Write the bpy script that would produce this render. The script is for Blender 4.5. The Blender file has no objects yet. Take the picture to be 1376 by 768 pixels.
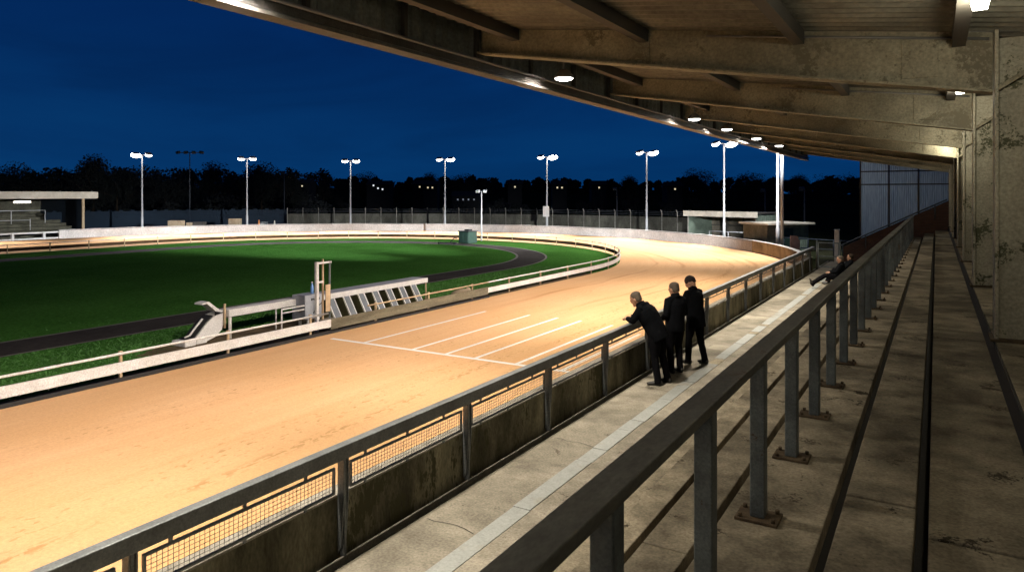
import bpy, bmesh, math, random
from mathutils import Vector, Matrix, noise as mnoise

random.seed(7)
SC = bpy.context.scene
COL = SC.collection
R = math.radians

# ------------------------------------------------------------------ frame of reference
# y runs along the stand, x to the right (uphill), z = 0 on the front terrace
FPX, CU, HV = 959.0, 688.0, 262.0
TH = math.atan2(570.0, FPX)
S_, C_ = math.sin(TH), math.cos(TH)
CAMZ = 3.40
GZ = -0.20           # level of the sand track


def at(u, D):
    """world x, y of picture column u at depth D"""
    L = (u - CU) / FPX * D
    return C_ * L - S_ * D, S_ * L + C_ * D


def zat(v, D):
    return CAMZ - (v - HV) * D / FPX


# ------------------------------------------------------------------ mesh collector
class MB:
    def __init__(self):
        self.v, self.f, self.uv, self.sm = [], [], {}, set()

    def add(self, verts, faces, M=None, smooth=False):
        o = len(self.v)
        for p in verts:
            p = Vector(p)
            self.v.append(tuple(M @ p) if M is not None else tuple(p))
        for f in faces:
            if smooth:
                self.sm.add(len(self.f))
            self.f.append(tuple(i + o for i in f))
        return self

    def box(self, x0, x1, y0, y1, z0, z1, M=None):
        v = [(x0, y0, z0), (x1, y0, z0), (x1, y1, z0), (x0, y1, z0), (x0, y0, z1), (x1, y0, z1), (x1, y1, z1), (x0, y1, z1)]
        f = [(0, 3, 2, 1), (4, 5, 6, 7), (0, 1, 5, 4), (1, 2, 6, 5), (2, 3, 7, 6), (3, 0, 4, 7)]
        return self.add(v, f, M)

    def bbox(self, x0, x1, y0, y1, z0, z1, b=0.01, M=None):
        """box with chamfered edges"""
        bm = bmesh.new()
        bmesh.ops.create_cube(bm, size=1)
        for q in bm.verts:
            q.co = Vector(((x0 + x1) / 2 + q.co.x * (x1 - x0), (y0 + y1) / 2 + q.co.y * (y1 - y0), (z0 + z1) / 2 + q.co.z * (z1 - z0)))
        bmesh.ops.bevel(bm, geom=list(bm.edges), offset=b, segments=2, affect='EDGES', profile=0.5)
        bm.verts.index_update()
        self.add([q.co.copy() for q in bm.verts], [[q.index for q in f.verts] for f in bm.faces], M)
        bm.free()
        return self

    def tube(self, pts, r, n=10, caps=True, smooth=True, side=None):
        pts = [Vector(p) for p in pts]
        rr = r if isinstance(r, (list, tuple)) else [r] * len(pts)
        rings, prev = [], None
        for i, p in enumerate(pts):
            t = (pts[min(i + 1, len(pts) - 1)] - pts[max(i - 1, 0)])
            t = t.normalized() if t.length > 1e-9 else Vector((0, 0, 1))
            if prev is None:
                a = Vector((0, 0, 1)) if abs(t.z) < .9 else Vector((1, 0, 0))
                a = (a - t * a.dot(t)).normalized()
            else:
                a = prev - t * prev.dot(t)
                a = a.normalized() if a.length > 1e-6 else Vector((1, 0, 0))
            prev = a
            b = t.cross(a)
            rings.append([p + a * math.cos(2 * math.pi * k / n) * rr[i] + b * math.sin(2 * math.pi * k / n) * rr[i] for k in range(n)])
        v = [q for ring in rings for q in ring]
        f = []
        for i in range(len(pts) - 1):
            for k in range(n):
                f.append((i * n + k, i * n + (k + 1) % n, (i + 1) * n + (k + 1) % n, (i + 1) * n + k))
        self.add(v, f, None, smooth)
        if caps:
            o = len(self.v) - len(v)
            self.f.append(tuple(o + k for k in range(n))[::-1])
            self.f.append(tuple(o + (len(pts) - 1) * n + k for k in range(n)))
        return self

    def loft(self, secs, side=(0, 1, 0), n=20):
        """secs: (centre, forward radius, side radius); closed with end caps"""
        side = Vector(side).normalized()
        cs = [Vector(s[0]) for s in secs]
        v, f = [], []
        for i, s in enumerate(secs):
            t = (cs[min(i + 1, len(cs) - 1)] - cs[max(i - 1, 0)]).normalized()
            sd = (side - t * side.dot(t)).normalized()
            fw = sd.cross(t)
            for k in range(n):
                a = 2 * math.pi * k / n
                v.append(cs[i] + fw * math.cos(a) * s[1] + sd * math.sin(a) * s[2])
        for i in range(len(cs) - 1):
            for k in range(n):
                f.append((i * n + k, i * n + (k + 1) % n, (i + 1) * n + (k + 1) % n, (i + 1) * n + k))
        f.append(tuple(range(n))[::-1])
        f.append(tuple((len(cs) - 1) * n + k for k in range(n)))
        return self.add(v, f, None, True)

    def ball(self, c, r, n=12, M=None):
        rx, ry, rz = r if isinstance(r, (list, tuple)) else (r, r, r)
        c = Vector(c)
        v = [c + Vector((0, 0, -rz))]
        m = n // 2
        for j in range(1, m):
            ph = -math.pi / 2 + math.pi * j / m
            for k in range(n):
                a = 2 * math.pi * k / n
                v.append(c + Vector((rx * math.cos(ph) * math.cos(a), ry * math.cos(ph) * math.sin(a), rz * math.sin(ph))))
        v.append(c + Vector((0, 0, rz)))
        f = [(0, 1 + (k + 1) % n, 1 + k) for k in range(n)]
        for j in range(m - 2):
            for k in range(n):
                f.append((1 + j * n + k, 1 + j * n + (k + 1) % n, 1 + (j + 1) * n + (k + 1) % n, 1 + (j + 1) * n + k))
        L = len(v) - 1
        f += [(L, 1 + (m - 2) * n + k, 1 + (m - 2) * n + (k + 1) % n) for k in range(n)]
        return self.add(v, f, M, True)

    def prism(self, poly, d0, d1, axis='x', M=None):
        """extrude polygon along axis; poly are the two remaining coordinates in order"""
        def mk(p, d):
            return {'x': (d, p[0], p[1]), 'y': (p[0], d, p[1]), 'z': (p[0], p[1], d)}[axis]
        n = len(poly)
        v = [mk(p, d0) for p in poly] + [mk(p, d1) for p in poly]
        f = [tuple(range(n))[::-1], tuple(range(n, 2 * n))] + [(k, (k + 1) % n, n + (k + 1) % n, n + k) for k in range(n)]
        return self.add(v, f, M)

    def build(self, name, mat, parent=None, remesh=None, smooth_iter=0, fixn=True):
        me = bpy.data.meshes.new(name)
        me.from_pydata([tuple(p) for p in self.v], [], self.f)
        if self.uv:
            lay = me.uv_layers.new(name='UVMap')
            for lp in me.loops:
                lay.data[lp.index].uv = self.uv[lp.vertex_index]
        if self.sm:
            for i in self.sm:
                me.polygons[i].use_smooth = True
        if fixn:
            bm = bmesh.new(); bm.from_mesh(me)
            bmesh.ops.recalc_face_normals(bm, faces=bm.faces)
            bm.to_mesh(me); bm.free()
        me.materials.append(mat)
        o = bpy.data.objects.new(name, me)
        COL.objects.link(o)
        if remesh:
            m = o.modifiers.new('r', 'REMESH'); m.mode = 'VOXEL'; m.voxel_size = remesh; m.use_smooth_shade = True
            if smooth_iter:
                s = o.modifiers.new('s', 'SMOOTH'); s.factor = .5; s.iterations = smooth_iter
            dg = bpy.context.evaluated_depsgraph_get()
            new = bpy.data.meshes.new_from_object(o.evaluated_get(dg))
            o.modifiers.clear()
            o.data = new
            if not new.materials:
                new.materials.append(mat)
            for p in new.polygons:
                p.use_smooth = True
        if parent is not None:
            o.parent = parent
            o.matrix_parent_inverse = parent_inv(parent)
        return o


def parent_inv(p):
    return Matrix.Identity(4) if p.get('_local') else world_of(p).inverted()


def world_of(o):
    m = Matrix.LocRotScale(o.location, o.rotation_euler, o.scale)
    return (world_of(o.parent) @ o.matrix_parent_inverse @ m) if o.parent else m


def tag(o, label=None, cat=None, group=None, kind=None):
    if label: o['label'] = label
    if cat: o['category'] = cat
    if group: o['group'] = group
    if kind: o['kind'] = kind
    return o


def thing(name, loc=(0, 0, 0), rz=0, label=None, cat=None, group=None):
    o = bpy.data.objects.new(name, None)
    o.empty_display_size = .2
    COL.objects.link(o)
    o.location = loc
    o.rotation_euler = (0, 0, rz)
    return tag(o, label, cat, group)


def copy_tree(o, parent=None):
    c = o.copy(); COL.objects.link(c)
    if parent is not None:
        c.parent = parent
    for ch in [q for q in bpy.data.objects if q.parent == o]:
        copy_tree(ch, c)
    return c


# ------------------------------------------------------------------ materials
def nodes(name):
    m = bpy.data.materials.new(name)
    m.use_nodes = True
    nt = m.node_tree
    b = nt.nodes['Principled BSDF']
    return m, nt, b


def N(nt, t, **kw):
    n = nt.nodes.new(t)
    for k, v in kw.items():
        if k.startswith('i_'):
            key = k[2:]
            key = int(key) if key.isdigit() else key.replace('_', ' ')
            n.inputs[key].default_value = v
        else:
            setattr(n, k, v)
    return n


def ramp(nt, fac, stops, interp='LINEAR'):
    r = nt.nodes.new('ShaderNodeValToRGB')
    r.color_ramp.interpolation = interp
    el = r.color_ramp.elements
    while len(el) < len(stops):
        el.new(.5)
    for e, (p, c) in zip(el, stops):
        e.position = p
        e.color = tuple(c) + (1,) if len(c) == 3 else c
    nt.links.new(fac, r.inputs[0])
    return r.outputs[0]


def mixc(nt, fac, a, b, mode='MIX'):
    m = nt.nodes.new('ShaderNodeMix'); m.data_type = 'RGBA'; m.blend_type = mode
    for val, sock in ((fac, m.inputs[0]), (a, m.inputs[6]), (b, m.inputs[7])):
        if hasattr(val, 'is_linked') or isinstance(val, bpy.types.NodeSocket):
            nt.links.new(val, sock)
        elif isinstance(val, (int, float)):
            sock.default_value = val
        else:
            sock.default_value = tuple(val) + (1,) if len(val) == 3 else val
    return m.outputs[2]


def mth(nt, op, a, b=None, clamp=False):
    m = nt.nodes.new('ShaderNodeMath'); m.operation = op; m.use_clamp = clamp
    for val, i in ((a, 0), (b, 1)):
        if val is None: continue
        if isinstance(val, (int, float)): m.inputs[i].default_value = val
        else: nt.links.new(val, m.inputs[i])
    return m.outputs[0]


def pos(nt, scale=(1, 1, 1)):
    g = nt.nodes.new('ShaderNodeNewGeometry')
    mp = nt.nodes.new('ShaderNodeMapping'); mp.inputs['Scale'].default_value = scale
    nt.links.new(g.outputs['Position'], mp.inputs['Vector'])
    return mp.outputs[0]


def noise(nt, vec, scale, detail=4, rough=.55, dist=0):
    n = nt.nodes.new('ShaderNodeTexNoise')
    n.inputs['Scale'].default_value = scale; n.inputs['Detail'].default_value = detail
    n.inputs['Roughness'].default_value = rough; n.inputs['Distortion'].default_value = dist
    if vec is not None: nt.links.new(vec, n.inputs['Vector'])
    return n.outputs['Fac']


def bump(nt, b, h, strength=.3, dist=.02):
    n = nt.nodes.new('ShaderNodeBump')
    n.inputs['Strength'].default_value = strength; n.inputs['Distance'].default_value = dist
    nt.links.new(h, n.inputs['Height']); nt.links.new(n.outputs[0], b.inputs['Normal'])


def scl(c, k):
    return tuple(min(1, x * k) for x in c)


def weathered(name, col, col2=None, rough=.75, metal=0, sc=3.0, stain=.35, stain_sc=.6, b=.25, stretch=(1, 1, 1), spots=None, spot_amt=.62, spot_sc=2.2):
    m, nt, p = nodes(name)
    col2 = col2 or scl(col, .6)
    v = pos(nt, stretch)
    n1 = noise(nt, v, sc, 6, .65)
    n2 = noise(nt, v, stain_sc, 5, .6, .6)
    n3 = noise(nt, v, sc * 14, 3, .6)
    c = mixc(nt, ramp(nt, n1, [(.3, (0, 0, 0)), (.7, (1, 1, 1))]), col2, col)
    st = ramp(nt, n2, [(.38, (1 - stain,) * 3), (.62, (1, 1, 1))])
    c = mixc(nt, 1.0, c, st, 'MULTIPLY')
    c = mixc(nt, .62, c, ramp(nt, n3, [(.3, (.5,) * 3), (.7, (1.28,) * 3)]), 'MULTIPLY')
    if spots:
        ns = noise(nt, v, spot_sc, 6, .62, .4)
        sk = noise(nt, v, spot_sc * 16, 5, .7)
        ns = mth(nt, 'ADD', mth(nt, 'MULTIPLY', ns, .68), mth(nt, 'MULTIPLY', sk, .32))
        k = ramp(nt, ns, [(spot_amt, (0, 0, 0)), (spot_amt + .03, (1, 1, 1))])
        c = mixc(nt, k, c, spots)
    nt.links.new(c, p.inputs['Base Color'])
    p.inputs['Roughness'].default_value = rough
    p.inputs['Metallic'].default_value = metal
    if rough >= .85: p.inputs['Specular IOR Level'].default_value = .06
    if b:
        bump(nt, p, mth(nt, 'ADD', n1, mth(nt, 'MULTIPLY', n3, .4)), b, .015)
    return m


def plain(name, col, rough=.7, metal=0, var=.25, sc=8, b=.1):
    m, nt, p = nodes(name)
    n1 = noise(nt, pos(nt), sc, 5, .6)
    c = mixc(nt, n1, scl(col, 1 - var), scl(col, 1 + var))
    nt.links.new(c, p.inputs['Base Color'])
    p.inputs['Roughness'].default_value = rough; p.inputs['Metallic'].default_value = metal
    if b: bump(nt, p, n1, b, .01)
    return m


def emit(name, col, strength):
    m, nt, p = nodes(name)
    p.inputs['Base Color'].default_value = (.8, .8, .8, 1)
    p.inputs['Emission Color'].default_value = tuple(col) + (1,)
    p.inputs['Emission Strength'].default_value = strength
    return m


M = {}
M['concrete'] = weathered('concrete', (.35, .32, .26), (.21, .19, .15), .9, sc=2.6, stain=.5, stain_sc=.55, b=.45, spots=(.09, .08, .06), spot_amt=.6, spot_sc=2.4)
M['tread'] = weathered('tread concrete', (.42, .365, .265), (.18, .155, .112), .9, sc=3.4, stain=.6, stain_sc=.8, b=.6, spots=(.06, .05, .034), spot_amt=.585, spot_sc=2.6)
M['mossy'] = weathered('mossy concrete', (.36, .335, .24), (.10, .094, .06), .92, sc=2.6, stain=.7, stain_sc=.7, b=.5, stretch=(1, 1, .4), spots=(.065, .062, .036), spot_amt=.56, spot_sc=1.3)
M['coping'] = weathered('coping concrete', (.34, .32, .28), (.2, .185, .155), .85, sc=4, stain=.3)
M['gap'] = plain('dark joint and painted shade', (.022, .02, .017), .95, sc=20, b=.3)  # near-black for cracks and kerb, also painted shade at steps and wall foot
M['galv'] = weathered('galvanised steel', (.20, .235, .24), (.11, .13, .135), .55, .3, sc=6, stain=.5, stain_sc=1.6, b=.1, spots=(.09, .065, .04), spot_amt=.6, spot_sc=4)
M['darkrail'] = weathered('dull rail steel', (.20, .20, .17), (.10, .10, .086), .62, .1, sc=4, stain=.5, stain_sc=1.2, b=.15, stretch=(1, .4, 1), spots=(.07, .05, .03), spot_amt=.6, spot_sc=3)
M['fencesteel'] = weathered('grey fence steel', (.2, .215, .22), (.12, .13, .135), .5, .3, sc=4, stain=.3, b=.06)
M['wire'] = plain('mesh wire', (.1, .1, .1), .6, .4, b=0)
M['plate'] = weathered('rusty base plate', (.16, .12, .075), (.07, .05, .035), .85, .1, sc=9, b=.4)
M['beam'] = weathered('flaking beam paint', (.39, .365, .265), (.27, .25, .175), .7, 0, sc=2.2, stain=.35, stain_sc=.7, b=.2, spots=(.15, .135, .09), spot_amt=.55, spot_sc=1.2)
M['column'] = weathered('flaking column paint', (.47, .45, .35), (.38, .36, .28), .7, 0, sc=2.5, stain=.3, stain_sc=.8, b=.2, spots=(.06, .065, .03), spot_amt=.565, spot_sc=2.0)
M['sheet'] = weathered('roof sheeting', (.22, .21, .165), (.12, .115, .09), .7, .1, sc=1.2, stain=.4, stain_sc=.5, b=.1)
M['fascia'] = weathered('fascia sheeting', (.25, .275, .255), (.15, .17, .155), .65, .2, sc=1.5, stain=.4, b=.1)
M['purlin'] = plain('dark purlin', (.055, .05, .042), .8, sc=3)
M['gutter'] = weathered('gutter steel', (.15, .145, .125), (.08, .078, .068), .5, .3, sc=3, stain=.4, b=.1)
M['white'] = weathered('white rail paint', (.70, .69, .66), (.56, .54, .50), .5, 0, sc=3, stain=.12, b=.05)
M['whitewall'] = weathered('white wall paint', (.72, .68, .64), (.6, .55, .5), .8, 0, sc=.9, stain=.22, stain_sc=.35, b=.2)
M['rawwall'] = weathered('weathered wall end', (.5, .4, .26), (.32, .25, .16), .85, 0, sc=1.2, stain=.4, stain_sc=.6, b=.3)
M['board'] = weathered('weathered kickboard', (.25, .225, .155), (.13, .115, .08), .85, 0, sc=3, stain=.4, b=.3, stretch=(1, .3, 2))
M['shaded_back'] = weathered('shaded brown board back', (.10, .06, .03), (.06, .036, .02), .9, sc=3)  # shade of the unlit back put into the brown
M['tan'] = weathered('tan paint', (.6, .45, .27), (.42, .3, .17), .7, 0, sc=5, stain=.3)
M['trapgrey'] = weathered('grey trap panel', (.15, .17, .19), (.10, .115, .13), .55, 0, sc=6, stain=.25, b=.1)
M['trapcase'] = weathered('pale grey sheet metal', (.36, .38, .41), (.28, .3, .325), .55, 0, sc=4, stain=.25, b=.1)
M['olive'] = weathered('olive trap inside', (.12, .115, .055), (.06, .058, .03), .85, 0, sc=5, b=.2)
M['black'] = plain('black rubber and shade', (.012, .012, .012), .7, sc=12)
M['bark'] = weathered('bark', (.06, .045, .03), (.03, .022, .016), .95, sc=6)
M['poleGalv'] = plain('mast steel', (.46, .46, .46), .55, .2, var=.08, sc=1, b=0)
M['poleDark'] = plain('dark mast', (.05, .055, .06), .7, b=0)
M['shedwhite'] = weathered('shed fascia', (.62, .57, .47), (.48, .43, .34), .8, sc=2, stain=.3)
M['shedgreen'] = weathered('green shed cladding', (.2, .25, .19), (.12, .16, .12), .75, sc=2, stain=.4)
M['sheddark'] = weathered('shed inside', (.30, .26, .2), (.15, .13, .1), .9, sc=2)
M['greenbox'] = weathered('green painted steel', (.022, .06, .042), (.014, .04, .03), .55, sc=4, stain=.3)
M['palisade'] = plain('blue grey palisade', (.008, .019, .034), .7, .1, sc=2, b=0)
M['hoard'] = weathered('grey boarding', (.15, .145, .115), (.07, .066, .052), .9, sc=1.1, stain=.5, stain_sc=.4, stretch=(1, 1, .5))
M['standstep'] = weathered('stand concrete', (.13, .125, .09), (.07, .066, .048), .9, sc=1.5, stain=.4)
M['brick'] = None
M['timber'] = weathered('pale crate board', (.5, .4, .27), (.36, .28, .18), .85, sc=4)
M['skin'] = plain('skin', (.30, .165, .105), .6, sc=30, var=.12, b=.05)
M['jacket'] = plain('black jacket cloth', (.0035, .004, .005), 1, sc=40, var=.4, b=.35)
M['jacket2'] = plain('charcoal jacket cloth', (.005, .0055, .007), 1, sc=30, var=.4, b=.3)
M['trouser'] = plain('dark trousers cloth', (.0045, .0045, .0055), 1, sc=50, var=.4, b=.3)
M['shoe'] = plain('dark shoe', (.012, .011, .01), .45, sc=20)
M['greyhair'] = plain('grey hair', (.085, .07, .055), .8, sc=80, var=.4, b=.5)
M['darkhair'] = plain('dark hair', (.025, .018, .013), .7, sc=80, var=.4, b=.5)
M['beanie'] = plain('knitted cap', (.02, .017, .017), .95, sc=60, var=.4, b=.5)
for k_ in ('jacket', 'jacket2', 'trouser', 'greyhair', 'darkhair', 'beanie'):
    M[k_].node_tree.nodes['Principled BSDF'].inputs['Specular IOR Level'].default_value = .04
M['eye'] = plain('eye', (.03, .02, .015), .2, b=0)
M['lens'] = emit('floodlight lens', (1, .98, .96), 16)
M['lens_stand'] = emit('stand lamp lens', (1, .99, .93), 18)
M['lens_bulk'] = emit('bulkhead lens', (1, .98, .86), 14)
M['tubelight'] = emit('tube light', (1, .9, .72), 9)
M['winlight'] = emit('lit window', (1, .83, .5), .7)
M['winlight2'] = emit('lit lamp white', (.9, .95, 1), .9)
M['housewall'] = plain('house render', (.004, .0042, .0045), .9, sc=1, b=0)
M['houseroof'] = plain('house slates', (.003, .003, .0033), .9, sc=1, b=0)
M['lamphouse'] = plain('lamp housing', (.2, .2, .2), .5, .3, b=0)
M['blue'] = plain('blue plastic', (.12, .25, .5), .5, b=0)
M['pink'] = weathered('faded red and white board', (.6, .42, .36), (.5, .3, .25), .7, sc=5)


def brick_mat():
    m, nt, p = nodes('red brown brickwork')
    g = nt.nodes.new('ShaderNodeNewGeometry')
    sp = nt.nodes.new('ShaderNodeSeparateXYZ'); nt.links.new(g.outputs['Position'], sp.inputs[0])
    cb = nt.nodes.new('ShaderNodeCombineXYZ')
    nt.links.new(sp.outputs[0], cb.inputs[0]); nt.links.new(sp.outputs[2], cb.inputs[1])
    b = nt.nodes.new('ShaderNodeTexBrick')
    b.inputs['Scale'].default_value = 1; b.inputs['Brick Width'].default_value = .225; b.inputs['Row Height'].default_value = .075
    b.inputs['Mortar Size'].default_value = .006
    b.inputs['Color1'].default_value = (.11, .05, .032, 1); b.inputs['Color2'].default_value = (.075, .036, .025, 1); b.inputs['Mortar'].default_value = (.09, .075, .06, 1)
    nt.links.new(cb.outputs[0], b.inputs['Vector'])
    nt.links.new(b.outputs['Color'], p.inputs['Base Color'])
    p.inputs['Roughness'].default_value = .9
    return m


M['brick'] = brick_mat()


def glazing_mat():
    m, nt, p = nodes('ribbed translucent glazing')
    n1 = noise(nt, pos(nt, (9, 1, .7)), 3, 4)
    c = mixc(nt, n1, (.12, .16, .2), (.42, .49, .55))
    nt.links.new(c, p.inputs['Base Color'])
    p.inputs['Roughness'].default_value = .35
    tr = nt.nodes.new('ShaderNodeBsdfTranslucent'); nt.links.new(c, tr.inputs[0])
    mx = nt.nodes.new('ShaderNodeMixShader'); mx.inputs[0].default_value = .6
    nt.links.new(p.outputs[0], mx.inputs[1]); nt.links.new(tr.outputs[0], mx.inputs[2])
    nt.links.new(mx.outputs[0], nt.nodes['Material Output'].inputs[0])
    return m


M['glazing'] = glazing_mat()


def sand_mat():
    m, nt, p = nodes('raked sand')
    uv = nt.nodes.new('ShaderNodeUVMap')
    sp = nt.nodes.new('ShaderNodeSeparateXYZ'); nt.links.new(uv.outputs[0], sp.inputs[0])
    s, t = sp.outputs[0], sp.outputs[1]          # metres along, metres across from the inner rail

    def vec(ks, kt):
        c = nt.nodes.new('ShaderNodeCombineXYZ')
        nt.links.new(mth(nt, 'MULTIPLY', s, ks), c.inputs[0]); nt.links.new(mth(nt, 'MULTIPLY', t, kt), c.inputs[1])
        return c.outputs[0]
    P = pos(nt)
    streak = noise(nt, vec(.10, 2.6), 1.0, 7, .62, .25)
    fine = noise(nt, vec(.5, 14), 1.0, 4, .6, .1)
    broad = noise(nt, P, .35, 4, .55, .4)
    grain = noise(nt, P, 26, 5, .75)
    lump = noise(nt, P, 5, 5, .65)
    c = ramp(nt, streak, [(.2, (.60, .345, .165)), (.5, (.645, .39, .20)), (.8, (.68, .425, .23))])
    c = mixc(nt, ramp(nt, broad, [(.35, (0, 0, 0)), (.7, (.55, .55, .55))]), c, (.60, .345, .15))
    c = mixc(nt, .35, c, ramp(nt, fine, [(.3, (.86, .86, .86)), (.7, (1.05, 1.05, 1.05))]), 'MULTIPLY')
    c = mixc(nt, .55, c, ramp(nt, grain, [(.28, (.72, .7, .66)), (.62, (1.08, 1.08, 1.08))]), 'MULTIPLY')
    # rows of churned paw prints along the outer half of the straight
    wob = mth(nt, 'ADD', t, mth(nt, 'MULTIPLY', mth(nt, 'SUBTRACT', noise(nt, vec(.12, .05), 1, 2), .5), 1.6))
    dark = None
    for cen, wid, th in ((6.35, .26, .46), (5.55, .16, .50), (4.9, .7, .60), (2.4, .7, .62), (7.4, .5, .58), (3.6, .5, .62)):
        band = mth(nt, 'SUBTRACT', 1.0, mth(nt, 'DIVIDE', mth(nt, 'ABSOLUTE', mth(nt, 'SUBTRACT', wob, cen)), wid), True)
        cl = noise(nt, vec(.5, .6), 1.0, 3, .6)
        dots = noise(nt, vec(6, 12), 1.0, 2, .5, .2)
        k = mth(nt, 'MULTIPLY', mth(nt, 'MULTIPLY', band, ramp(nt, dots, [(th, (0, 0, 0)), (th + .07, (1, 1, 1))])), ramp(nt, cl, [(.30, (0, 0, 0)), (.48, (1, 1, 1))]), True)
        dark = k if dark is None else mth(nt, 'MAXIMUM', dark, k)
    # looping wheel tracks left by the drag on the bend
    bend = ramp(nt, s, [(0, (0, 0, 0)), (1, (0, 0, 0))])
    arcs = None
    for cen, wid, amp in ((3.2, .16, 2.0), (4.8, .12, -2.4), (6.6, .2, 1.6), (8.4, .12, -1.3), (9.6, .2, 1.0), (1.6, .14, .8)):
        sn = mth(nt, 'SINE', mth(nt, 'ADD', mth(nt, 'MULTIPLY', s, .17), cen))
        pth = mth(nt, 'ADD', mth(nt, 'MULTIPLY', sn, amp * .35), cen)
        band = mth(nt, 'SUBTRACT', 1.0, mth(nt, 'DIVIDE', mth(nt, 'ABSOLUTE', mth(nt, 'SUBTRACT', wob, pth)), wid), True)
        k = mth(nt, 'MULTIPLY', band, ramp(nt, noise(nt, vec(.22, .5), 1.0, 3), [(.38, (0, 0, 0)), (.62, (1, 1, 1))]))
        arcs = k if arcs is None else mth(nt, 'MAXIMUM', arcs, k)
    gate = mth(nt, 'MULTIPLY', mth(nt, 'SUBTRACT', s, 18.5), .25, True)
    arcs = mth(nt, 'MULTIPLY', arcs, gate, True)
    c = mixc(nt, mth(nt, 'MULTIPLY', arcs, .6), c, (.36, .17, .06))
    c = mixc(nt, mth(nt, 'MULTIPLY', dark, .85), c, (.38, .225, .09))
    nt.links.new(c, p.inputs['Base Color'])
    p.inputs['Roughness'].default_value = 1.0
    p.inputs['Specular IOR Level'].default_value = .15
    h = mth(nt, 'ADD', mth(nt, 'MULTIPLY', fine, .35), mth(nt, 'ADD', mth(nt, 'MULTIPLY', lump, .8), mth(nt, 'MULTIPLY', grain, .6)))
    h = mth(nt, 'SUBTRACT', h, mth(nt, 'MULTIPLY', mth(nt, 'MAXIMUM', dark, arcs), .8))
    bump(nt, p, h, .4, .03)
    return m


def grass_mat(name, a, b_, sc=1.0):
    m, nt, p = nodes(name)
    P = pos(nt)
    n1 = noise(nt, P, .35 * sc, 6, .65)
    n2 = noise(nt, P, 9 * sc, 6, .75)
    n3 = noise(nt, pos(nt, (1, .25, 1)), 30 * sc, 3, .7)
    c = mixc(nt, ramp(nt, n1, [(.3, (0, 0, 0)), (.7, (1, 1, 1))]), a, b_)
    c = mixc(nt, .75, c, ramp(nt, n2, [(.28, (.35, .35, .35)), (.7, (1.3, 1.3, 1.2))]), 'MULTIPLY')
    c = mixc(nt, .5, c, ramp(nt, n3, [(.3, (.5, .5, .5)), (.7, (1.2, 1.2, 1.2))]), 'MULTIPLY')
    nt.links.new(c, p.inputs['Base Color'])
    p.inputs['Roughness'].default_value = 1; p.inputs['Specular IOR Level'].default_value = 0
    bump(nt, p, mth(nt, 'ADD', n2, n3), .8, .06)
    return m


M['sand'] = sand_mat()
M['grass'] = grass_mat('infield turf', (.046, .145, .026), (.066, .185, .036))
M['blade'] = plain('grass blades', (.05, .145, .027), .9, sc=2, var=.4, b=0)
M['rough'] = grass_mat('rough ground', (.02, .028, .012), (.035, .035, .02), .4)
M['asphalt'] = weathered('worn asphalt', (.055, .049, .043), (.034, .030, .027), .95, sc=6, stain=.3, b=.4)
M['kerbpale'] = plain('pale path edging', (.10, .095, .075), .9)
M['dirt'] = weathered('trodden dirt', (.2, .15, .09), (.09, .07, .04), 1, sc=2.5, stain=.5, b=.5)
M['paint'] = weathered('lane marking lime', (.86, .85, .83), (.76, .73, .68), .9, sc=8, stain=.15, b=.1)
M['leaf'] = plain('dark leaves', (.006, .009, .006), .95, sc=.8, var=.5, b=0)
M['leaf2'] = plain('far dark leaves', (.006, .008, .007), .95, sc=.5, var=.5, b=0)

def strip_mat():
    m, nt, p = nodes('worn grey paving paint')
    P = pos(nt)
    n1 = noise(nt, P, 5, 6, .7); n2 = noise(nt, P, .9, 4, .6); n3 = noise(nt, P, 40, 3)
    c = mixc(nt, n1, (.18, .19, .18), (.31, .325, .31))
    c = mixc(nt, ramp(nt, n2, [(.56, (0, 0, 0)), (.66, (.85, .85, .85))]), c, (.2, .18, .14))
    c = mixc(nt, .4, c, ramp(nt, n3, [(.3, (.6, .6, .6)), (.7, (1.15, 1.15, 1.15))]), 'MULTIPLY')
    nt.links.new(c, p.inputs['Base Color']); p.inputs['Roughness'].default_value = .85
    bump(nt, p, n1, .2, .01)
    return m
M['strip'] = strip_mat()

# ------------------------------------------------------------------ people
def hand(mb, wrist, palm_dir, normal, curl=.5, flip=1, k=1.0):
    w = Vector(wrist); d = Vector(palm_dir).normalized(); nrm = Vector(normal).normalized()
    nrm = (nrm - d * nrm.dot(d)).normalized()
    sd = d.cross(nrm) * flip
    mb.loft([(w - d * .03, .022, .026), (w + d * .02, .018, .036), (w + d * .06, .016, .042), (w + d * .09, .013, .04)], sd, 12)
    for q, (off, L) in enumerate(((-.031, .068), (-.011, .076), (.010, .072), (.030, .056))):
        p = w + d * .08 + sd * off
        pts = [p - d * .02, p]
        dd = d.copy()
        for s in range(3):
            dd = (dd * math.cos(curl * .7) + nrm * math.sin(curl * .7)).normalized()
            nr = (nrm - dd * nrm.dot(dd)).normalized() if abs(nrm.dot(dd)) < .99 else -d
            p = p + dd * L * (.42, .33, .25)[s]
            pts.append(p)
        mb.tube(pts, [.0105, .0105, .0095, .009, .0075], 8)
    p = w + d * .025 - sd * .036
    mb.tube([p + sd * .01, p - sd * .022 + d * .022 + nrm * .012, p - sd * .03 + d * .05 + nrm * .022, p - sd * .024 + d * .072 + nrm * .03], [.013, .0125, .0105, .0085], 8)


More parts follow.
